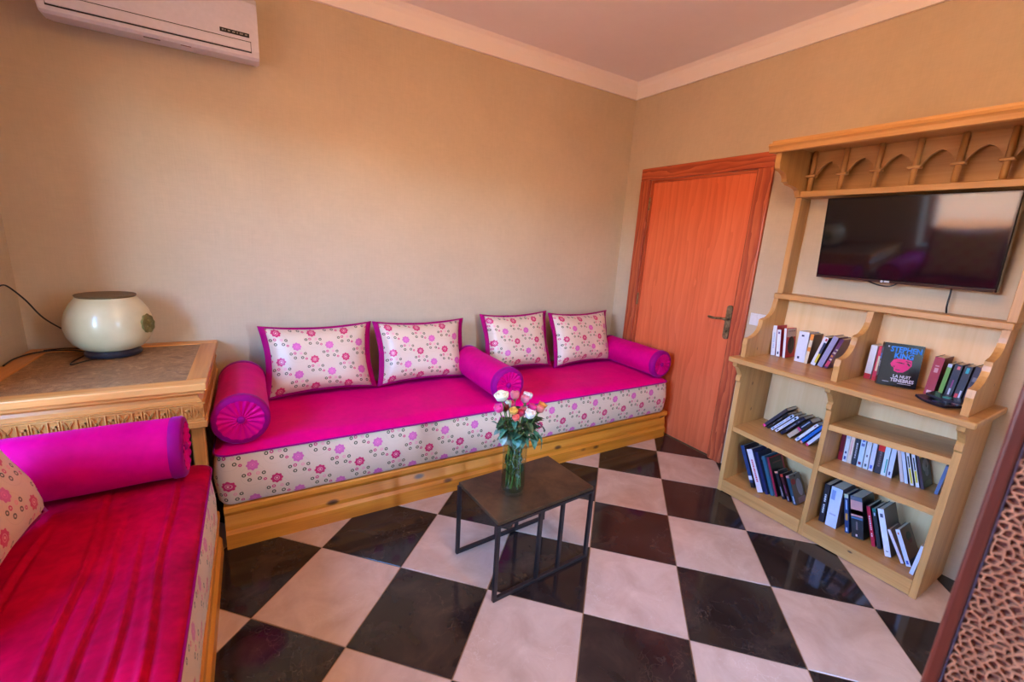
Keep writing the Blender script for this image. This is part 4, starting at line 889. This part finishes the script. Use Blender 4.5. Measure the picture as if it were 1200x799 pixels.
for lab, y, w, lean, kw in (
 ('cream-pink paperback leaning left, first of the leaning run on the middle right shelf', -2.300, .014, -16, dict(spine=(236, 206, 200))),
 ('lilac-white paperback leaning left, second of the leaning run', -2.319, .014, -16.5, dict(spine=(220, 222, 242), cover=(30, 50, 70))),
 ('black, white and yellow paperback leaning left beside the lilac-white one', -2.341, .014, -18, dict(spine=WH, cover=NV, marks=[(0.06, 0.52, YL, .2, .8), (0.55, 0.9, BK, .3, .7)])),
 ('black, white and yellow paperback leaning left beside the skull-grey cover', -2.362, .014, -18, dict(spine=WH, cover=NV, marks=[(0.14, 0.50, YL, .2, .8), (0.52, 0.9, BK, .3, .7)])),
 ('dark book with a pale grey face on its cover and yellow top edge', -2.380, .012, -18, dict(spine=(70, 44, 58), cover=(36, 32, 36), d=0.118, art=[('r', 0, 1, .93, 1, (206, 190, 30)), ('e', .50, .66, .30, .2, (176, 172, 176)), ('e', .56, .66, .1, .08, (60, 56, 60)), ('e', .56, .44, .18, .12, (166, 162, 166)), ('e', .5, .12, .4, .1, (60, 80, 50))])),
 ('blue-grey paperback leaning on the right side of the middle right shelf', -2.428, .013, 4, dict(spine=(100, 116, 160), cover=(200, 184, 200)))):
    E_.append((lab, -0.158, y, w, 0.160 if lean < 0 else 0.152, lean, kw))
row(GE, zE, E_)
zF = lambda y: 0.080
row(GF, zF, [
 ('tall black book with white spine lettering against the divider, bottom right shelf', -0.245, -2.047, 0.026, 0.225, -2.5, dict(spine=(26, 26, 40), d=0.15, title=(206, 206, 216))),
 ('thick pale blue-white book, second on the bottom right shelf', -0.250, -2.095, 0.054, 0.230, -2.5, dict(spine=(196, 206, 236), cover=(96, 70, 74), d=0.155, marks=[(0.68, 0.92, (130, 150, 206), .1, .45), (0.3, 0.34, (160, 170, 210), .2, .8)])),  # brown cover has the right side's shadow put into its colour
 ('navy book with small yellow spine panel on the bottom right shelf', -0.228, -2.165, 0.019, 0.212, -12, dict(spine=(30, 56, 110), d=0.14, marks=[(0.33, 0.5, (190, 140, 60), .2, .8), (0.6, 0.85, LB, .35, .65), (0.04, 0.14, LB, .3, .7), (0.9, 1, (200, 206, 180))])),
 ('thick black book with a pastel picture on the upper spine, bottom right shelf', -0.235, -2.216, 0.054, 0.222, -13, dict(spine=(30, 32, 40), cover=BK, d=0.145, marks=[(0.50, 0.90, (206, 150, 150)), (0.46, 0.52, (70, 110, 160)), (0.56, 0.68, (196, 190, 214)), (0.9, 1, (90, 100, 120)), (0.2, 0.4, (110, 96, 100), .4, .55), (0.04, 0.09, (220, 200, 200), .35, .5)])),
 ('crimson and black book with white spine title on the bottom right shelf', -0.228, -2.284, 0.016, 0.205, -18, dict(spine=(176, 16, 56), cover=BK, d=0.14, title=(230, 214, 224), art=[('e', .3, .2, .25, .12, (200, 20, 50))])),
 ('black book between the crimson one and the tall white one', -0.222, -2.306, 0.017, 0.203, -18, dict(spine=(30, 34, 44), d=0.14, marks=[(0.82, 0.9, LB, .3, .7), (.92, 1, (40, 120, 110))])),
 ('tall white book with small dark emblem near its head, bottom right shelf', -0.258, -2.354, 0.026, 0.235, -19, dict(spine=(218, 222, 240), cover=(100, 88, 88), d=0.15, marks=[(0.82, 0.9, (70, 80, 110), .25, .75), (0.1, 0.12, (110, 110, 130), .3, .7)])),
 ('pale slim book slumped low against the tall white one', -0.250, -2.406, 0.013, 0.158, -31, dict(spine=(216, 210, 228), cover=(170, 140, 130), d=0.12)),
 ('white paperback with a brown cover showing green fruit', -0.250, -2.432, 0.019, 0.172, -26, dict(spine=(214, 220, 240), cover=(128, 92, 72), d=0.13, marks=[(0.86, 0.92, (206, 90, 60), .3, .6), (0.06, 0.16, (50, 80, 190), .25, .75)], art=[('e', .55, .72, .2, .12, (40, 60, 40)), ('e', .62, .60, .12, .08, (120, 30, 40)), ('r', .02, 1, .0, .16, (30, 60, 90))])),
 ('white paperback half hidden by the right side panel, bottom right shelf', -0.300, -2.456, 0.015, 0.158, 4, dict(spine=(210, 220, 244), cover=(214, 206, 196), d=0.11)),
])

# ------------------------------------------------------------------ coffee table
tbl = thing('coffee_table', 'low brown metal coffee table with open barred frame on the chequered floor', 'table', (-1.833, -1.437, 0), local=True); tbl.rotation_euler = (0, 0, math.radians(3.8))
hw, hd, ht, q = 0.266, 0.168, 0.386, 0.0085
b = B(); box(b, -hw - 0.004, hw + 0.004, -hd - 0.004, hd + 0.004, ht - 0.018, ht, bev=0.002); obj('tabletop', b, M_IRON, tbl)
for sy in (-1, 1):
    for sx in (-1, 1): obj('leg', boxb(sx * hw - q, sx * hw + q, sy * hd - q, sy * hd + q, 0, ht - 0.018, bev=0.0012), M_IRONLEG, tbl)
    obj('floor_rail', boxb(-hw + q, hw - q, sy * hd - q, sy * hd + q, 0.0, 2 * q, bev=0.0012), M_IRONLEG, tbl)
    for fx in (0.42, 0.66): obj('bar', boxb(-hw + 2 * hw * fx - q * 0.9, -hw + 2 * hw * fx + q * 0.9, sy * hd - q * 0.9, sy * hd + q * 0.9, 2 * q, ht - 0.018), M_IRONLEG, tbl)
    obj('top_rail', boxb(-hw + q, hw - q, sy * hd - q, sy * hd + q, ht - 0.030, ht - 0.0182), M_IRONLEG, tbl)

# ------------------------------------------------------------------ vase and roses
VX, VY, VZ = -1.924, -1.455, 0.3865
vase = thing('vase', 'clear glass cylinder vase with water on the coffee table', 'vase', (VX, VY, VZ))
b = B(); lathe(b, [(0.0005, VZ + 0.0003), (0.052, VZ + 0.0003), (0.056, VZ + 0.004), (0.0565, VZ + 0.012), (0.055, VZ + 0.03), (0.054, VZ + 0.15), (0.056, VZ + 0.285), (0.0555, VZ + 0.288), (0.0535, VZ + 0.286), (0.0515, VZ + 0.15), (0.0520, VZ + 0.03), (0.050, VZ + 0.018), (0.0005, VZ + 0.016)], (VX, VY, 0), 40); obj('glass_body', b, M_GLASS, vase, smooth=True, auto=40)
b = B(); lathe(b, [(0.0005, VZ + 0.0175), (0.049, VZ + 0.0185), (0.0505, VZ + 0.032), (0.0505, VZ + 0.125), (0.0005, VZ + 0.125)], (VX, VY, 0), 36); obj('water', b, M_WATER, vase, smooth=True, auto=40)
def mat_leaf(name, a, c):
    t = NT(name); n = t.noise(t.coord(), 40, 3); t.base(t.ramp(n, [(0.3, srgb(*a)), (0.7, srgb(*c))])); t.set(Roughness=0.45); return t.m
M_STEM = mat_leaf('stem_green', (56, 84, 32), (110, 140, 58)); M_LEAF = mat_leaf('leaf_green', (22, 46, 28), (54, 84, 48)); M_LEAFB = mat_leaf('leaf_blue_green', (36, 84, 66), (84, 136, 104)); M_LEAFP = mat_leaf('leaf_pale', (96, 120, 100), (150, 170, 152))
def petal_mat(rgb):
    k = ('p', rgb)
    if k not in _plain:
        t = NT('petal_%d_%d_%d' % rgb); n = t.noise(t.coord(), 50, 3); c = srgb(*rgb); d = tuple(x * 0.7 for x in c[:3]) + (1,)
        t.base(t.mix(n, d, c)); t.set(Roughness=0.55, Sheen_Weight=0.2); _plain[k] = t.m
    return _plain[k]
def leaf_mesh(b, base, tip, width, droop=0.0, n=5):
    base, tip = Vector(base), Vector(tip); d = tip - base; side = d.cross(Vector((0, 0, 1))); side = side.normalized() if side.length > 1e-5 else Vector((1, 0, 0)); nrm = side.cross(d).normalized()
    L = []; Mi = []; Rr = []
    for k in range(n + 1):
        f = k / n; p = base + d * f + nrm * (0.12 * d.length * math.sin(math.pi * f)) + Vector((0, 0, -droop * f * f)); w = width / 2 * math.sin(math.pi * min(1, 0.06 + 0.94 * f)) ** 0.8
        L.append(b.verts.new(p + side * w + nrm * w * 0.25)); Mi.append(b.verts.new(p)); Rr.append(b.verts.new(p - side * w + nrm * w * 0.25))
    for k in range(n):
        b.faces.new((L[k], Mi[k], Mi[k + 1], L[k + 1])); b.faces.new((Mi[k], Rr[k], Rr[k + 1], Mi[k + 1]))
def bloom(b, c, axis, r, h, openness, seed):
    R = random.Random(seed); rings = []; N = 20; ph = R.uniform(0, 6)
    prof = [(0.12, 0.0), (0.55, 0.05), (0.86, 0.25), (0.96, 0.52), (0.92 + 0.14 * openness, 0.80), (0.80 + 0.25 * openness, 0.95), (0.66 + 0.1 * openness, 0.90), (0.62, 0.72), (0.54, 0.86), (0.47, 1.0), (0.38, 0.90), (0.34, 0.74), (0.26, 0.92), (0.16, 1.02), (0.05, 0.88)]
    m = Matrix.Translation(Vector(c)) @ Vector(axis).to_track_quat('Z', 'Y').to_matrix().to_4x4()
    for i, (pr, pz) in enumerate(prof):
        ring = []
        for k in range(N):
            a = 2 * math.pi * k / N; w = 1 + 0.09 * math.sin((5 - i // 5) * a + ph + i * 0.55)
            zz = pz + (0.06 * math.sin((5 - i // 5) * a + ph + i * 0.55 + 1) if i > 2 else 0)
            ring.append(b.verts.new(m @ Vector((pr * r * w * math.cos(a + i * 0.12), pr * r * w * math.sin(a + i * 0.12), zz * h))))
        rings.append(ring)
    for i in range(len(rings) - 1):
        for k in range(N): b.faces.new((rings[i][k], rings[i][(k + 1) % N], rings[i + 1][(k + 1) % N], rings[i + 1][k]))
    b.faces.new(rings[0][::-1]); b.faces.new(rings[-1])
GR = 'roses in the glass vase'
rz = random.Random(5)
roses = [
 ('large cream white rose at the upper left of the bouquet', (-2.016, -1.473, 0.848), 0.026, 0.030, 0.9, (240, 230, 190)),
 ('salmon pink rose standing highest in the middle of the bouquet', (-1.928, -1.433, 0.826), 0.018, 0.032, 0.2, (244, 130, 140)),
 ('light pink rose at the upper right, beside the white one', (-1.895, -1.462, 0.815), 0.017, 0.030, 0.3, (240, 140, 160)),
 ('white rose at the upper right of the bouquet', (-1.870, -1.440, 0.818), 0.019, 0.030, 0.5, (236, 226, 222)),
 ('hot pink rose at the far left of the bouquet', (-2.034, -1.490, 0.806), 0.018, 0.030, 0.4, (232, 50, 130)),
 ('dark red rose below the large cream white one', (-1.985, -1.455, 0.788), 0.016, 0.030, 0.2, (140, 10, 30)),
 ('golden yellow rose in the middle of the bouquet', (-1.980, -1.512, 0.796), 0.016, 0.024, 0.5, (236, 176, 60)),
 ('coral orange rose lowest in the middle of the bouquet', (-1.977, -1.528, 0.774), 0.014, 0.022, 0.4, (246, 96, 76)),
 ('crimson rose right of the coral orange one', (-1.949, -1.515, 0.782), 0.015, 0.028, 0.3, (200, 16, 70)),
 ('white rose low at the right centre of the bouquet', (-1.915, -1.530, 0.776), 0.020, 0.030, 0.6, (238, 228, 214)),
 ('hot pink rose at the right of the bouquet', (-1.857, -1.460, 0.770), 0.018, 0.030, 0.3, (238, 30, 130)),
 ('salmon rose at the right of the bouquet', (-1.829, -1.475, 0.764), 0.018, 0.030, 0.3, (246, 128, 120)),
 ('orange-yellow rose at the far right of the bouquet', (-1.796, -1.453, 0.772), 0.018, 0.024, 0.7, (236, 140, 40)),
 ('pale green-white rosebud left of the bouquet centre', (-1.966, -1.450, 0.795), 0.013, 0.034, 0.0, (196, 204, 176)),
 ('small raspberry pink rose behind the yellow one', (-1.950, -1.445, 0.796), 0.014, 0.024, 0.3, (226, 50, 116)),
 ('small dusty pink rose in the heart of the bouquet', (-1.910, -1.475, 0.775), 0.014, 0.024, 0.4, (206, 110, 130)),
]
for lab, c, r, h, op, rgb in roses:
    c = Vector(c); t = thing('rose', lab, 'flower', (VX, VY, VZ + 0.02), GR)
    ft = Vector((VX + rz.uniform(-0.034, 0.034), VY + rz.uniform(-0.034, 0.034), VZ + rz.uniform(0.022, 0.04)))
    rimp = Vector((VX, VY, VZ + 0.27)) + Vector((c.x - VX, c.y - VY, 0)) * 0.42
    ax = (c - rimp).normalized(); path = smooth_path([ft, ft.lerp(rimp, 0.55), rimp, rimp.lerp(c, 0.6), c], 4)
    b = B(); tube(b, path, 0.0026, 6); stem = sub(obj('stem', b, M_STEM, t, smooth=True), t)
    b = B(); bloom(b, c, ax, r * 1.12, h * 1.05, op, lab); obj('bloom', b, petal_mat(rgb), t, smooth=True)
    b = B()
    lathe(b, [(0.0028, -0.006), (r * 0.5, -0.002), (r * 0.55, 0.004), (r * 0.3, 0.006)], n=10); bmesh.ops.transform(b, matrix=Matrix.Translation(c) @ ax.to_track_quat('Z', 'Y').to_matrix().to_4x4(), verts=b.verts); obj('calyx', b, M_STEM, t, smooth=True)
    for k in range(5):
        f = rz.uniform(0.1, 0.95) if k else rz.uniform(0.0, 0.4)
        p = rimp.lerp(c, f * 0.8); a = rz.uniform(0, 6.28); out = Vector((c.x - VX, c.y - VY, 0)) * 1.2 + Vector((math.cos(a), math.sin(a), 0)) * 0.055
        out = out.normalized() * rz.uniform(0.045, 0.07)
        b = B(); leaf_mesh(b, p, p + out + Vector((0, 0, rz.uniform(-0.015, 0.03))), rz.uniform(0.022, 0.034), 0.012); obj('leaf', b, M_LEAF if rz.random() < 0.85 else M_LEAFB, stem)
    # foliage left on the stem inside the glass
    for k in range(4):
        p = ft.lerp(rimp, rz.uniform(0.15, 0.9)); a = rz.uniform(0, 6.28)
        tip = p + Vector((math.cos(a), math.sin(a), 0)) * 0.03 + Vector((0, 0, 0.028)); dd = Vector((tip.x - VX, tip.y - VY, 0))
        if dd.length > 0.040: tip -= dd * (1 - 0.040 / dd.length)
        b = B(); leaf_mesh(b, p, tip, 0.022, 0.0); obj('leaf', b, M_LEAFP if rz.random() < 0.3 else M_LEAF, stem)
# leafy eucalyptus sprigs over the rim
def sprig(label, pts, leaves, mat):
    t = thing('leaf_sprig', label, 'foliage', (VX, VY, VZ + 0.02), 'leafy sprigs in the glass vase')
    path = smooth_path(pts, 5); b = B(); tube(b, path, 0.002, 6); obj('stem', b, M_STEM, t, smooth=True)
    for base, tip, w, dr_ in leaves: b = B(); leaf_mesh(b, base, tip, w, dr_); obj('leaf', b, mat, t)
foot = (VX, VY, VZ + 0.025); rim = VZ + 0.285
sprig('blue-green leafy sprig drooping over the right rim of the vase', [foot, (VX + 0.03, VY - 0.01, VZ + 0.2), (VX + 0.05, VY - 0.015, rim), (-1.845, -1.475, 0.680), (-1.822, -1.482, 0.66)],
      [((-1.850, -1.475, 0.676), (-1.832, -1.50, 0.640), 0.045, 0.01), ((-1.828, -1.482, 0.662), (-1.812, -1.495, 0.592), 0.046, 0.01), ((-1.862, -1.473, 0.668), (-1.855, -1.51, 0.612), 0.04, 0.01), ((-1.84, -1.47, 0.682), (-1.792, -1.465, 0.690), 0.038, 0.01)], M_LEAFB)
sprig('dark green leafy sprig reaching out at the right of the bouquet', [foot, (VX + 0.02, VY + 0.015, VZ + 0.2), (VX + 0.042, VY + 0.01, rim), (-1.82, -1.445, 0.70), (-1.79, -1.442, 0.705)],
      [((-1.82, -1.445, 0.70), (-1.768, -1.45, 0.712), 0.032, 0.012), ((-1.815, -1.445, 0.698), (-1.766, -1.455, 0.652), 0.034, 0.008), ((-1.84, -1.447, 0.695), (-1.80, -1.43, 0.735), 0.032, 0.01)], M_LEAF)
sprig('grey-green leafy sprig hanging out at the left of the bouquet', [foot, (VX - 0.025, VY - 0.005, VZ + 0.2), (VX - 0.045, VY - 0.01, rim), (-2.005, -1.475, 0.70), (-2.03, -1.478, 0.725)],
      [((-2.005, -1.475, 0.70), (-2.055, -1.485, 0.715), 0.034, 0.016), ((-2.0, -1.477, 0.695), (-2.025, -1.51, 0.665), 0.036, 0.01), ((-2.025, -1.478, 0.722), (-2.062, -1.47, 0.758), 0.032, 0.0), ((-1.99, -1.474, 0.69), (-1.985, -1.512, 0.655), 0.036, 0.01)], M_LEAFP)
sprig('green leafy sprig spreading over the front rim of the vase', [foot, (VX - 0.01, VY - 0.025, VZ + 0.2), (VX - 0.012, VY - 0.045, rim), (-1.945, -1.53, 0.70), (-1.94, -1.545, 0.72)],
      [((-1.94, -1.51, 0.69), (-1.975, -1.535, 0.648), 0.044, 0.01), ((-1.938, -1.51, 0.69), (-1.91, -1.54, 0.642), 0.044, 0.01), ((-1.945, -1.528, 0.70), (-1.985, -1.54, 0.70), 0.036, 0.01), ((-1.943, -1.53, 0.705), (-1.895, -1.55, 0.70), 0.036, 0.01), ((-1.938, -1.505, 0.685), (-1.945, -1.545, 0.655), 0.04, 0.01)], M_LEAFB)
sprig('pale leafy sprig pressed against the inside of the vase glass', [foot, (VX - 0.02, VY - 0.02, VZ + 0.10), (VX - 0.022, VY - 0.026, VZ + 0.18), (VX - 0.02, VY - 0.03, VZ + 0.255)],
      [((VX - 0.02, VY - 0.024, VZ + 0.13), (VX - 0.040, VY - 0.018, VZ + 0.175), 0.024, 0), ((VX - 0.021, VY - 0.026, VZ + 0.17), (VX - 0.008, VY - 0.041, VZ + 0.215), 0.024, 0), ((VX - 0.021, VY - 0.028, VZ + 0.20), (VX - 0.040, VY - 0.022, VZ + 0.245), 0.024, 0), ((VX - 0.02, VY - 0.022, VZ + 0.10), (VX - 0.005, VY - 0.040, VZ + 0.14), 0.022, 0)], M_LEAFP)

# ------------------------------------------------------------------ carved screen in the right foreground
so = Vector((-2.232, -2.850, 0)); sd = Vector((0.17, -0.985, 0)).normalized()
scn = thing('carved_screen', 'dark red-brown wooden screen with crackled lattice in the right foreground', 'screen', so, local=True); scn.rotation_euler = (0, 0, math.atan2(sd.y, sd.x))
M_REDWOOD = mat_wood('screen_redwood', (66, 22, 14), (98, 34, 20), (134, 56, 32), 'z', 0.0, 0.4, 2.0, 0.0, 0.02, 0.2)
M_LATT = mat_wood('screen_lattice_wood', (150, 82, 54), (190, 116, 80), (216, 146, 108), 'z', 0.0, 0.5, 3.0)
PW, PH = 0.46, 1.75
obj('post', boxb(0, 0.0125, -0.009, 0.009, 0, PH, bev=0.003, seg=2), M_REDWOOD, scn); obj('post', boxb(PW - 0.0125, PW, -0.011, 0.011, 0, PH, bev=0.003, seg=2), M_REDWOOD, scn)
obj('rail', boxb(0.0127, PW - 0.0127, -0.009, 0.009, 0.0, 0.06), M_REDWOOD, scn); obj('rail', boxb(0.0127, PW - 0.0127, -0.009, 0.009, PH - 0.05, PH), M_REDWOOD, scn)
obj('glint_strip', boxb(0.0127, 0.0142, -0.006, 0.006, 0.0602, PH - 0.0502), plain((92, 74, 84), 0.25), scn)  # strip coloured to stand for the bluish light reflections beside the post
obj('backing_panel', boxb(0.0144, PW - 0.0127, 0.001, 0.008, 0.0602, PH - 0.0502), mat_wood('screen_panel', (78, 26, 16), (104, 38, 24), (128, 56, 34), 'z', 0, 0.5, 2.0), scn)
b = B(); RR = random.Random(11); hx, hz = 0.0088, 0.0047
xa, xb, za, zb = 0.0146, 0.30, 0.85, 1.50
hv = {}
def hexv(i, j):
    """shared, jittered vertex of a flattened honeycomb"""
    if (i, j) not in hv:
        x = xa + i * hx / 2; z = za + j * hz * 1.5 + (hz * 0.5 if (i + j) % 2 else 0)
        hv[(i, j)] = (min(xb, max(xa, x + RR.uniform(-0.0024, 0.0024))), z + RR.uniform(-0.0018, 0.0018))
    return hv[(i, j)]
def rib(p, q):
    d = Vector((q[0] - p[0], q[1] - p[1]))
    if d.length < 4e-4: return
    n_ = Vector((-d.y, d.x)).normalized() * RR.uniform(0.0006, 0.0012); e_ = d.normalized() * 0.0005
    prism(b, [(p[0] - n_.x - e_.x, p[1] - n_.y - e_.y), (q[0] - n_.x + e_.x, q[1] - n_.y + e_.y), (q[0] + n_.x + e_.x, q[1] + n_.y + e_.y), (p[0] + n_.x - e_.x, p[1] + n_.y - e_.y)], 'y', -0.0045 - RR.uniform(0, 0.001), 0.0011)
nI = int((xb - xa) / (hx / 2)); nJ = int((zb - za) / (hz * 1.5))
for j in range(nJ):
    for i in range(nI):
        rib(hexv(i, j), hexv(i + 1, j))
        if (i + j) % 2: rib(hexv(i, j), hexv(i, j + 1))
lt = obj('lattice', b, M_LATT, scn); lt['kind'] = 'stuff'
for o in bpy.data.objects:
    if '_base' in o: del o['_base']
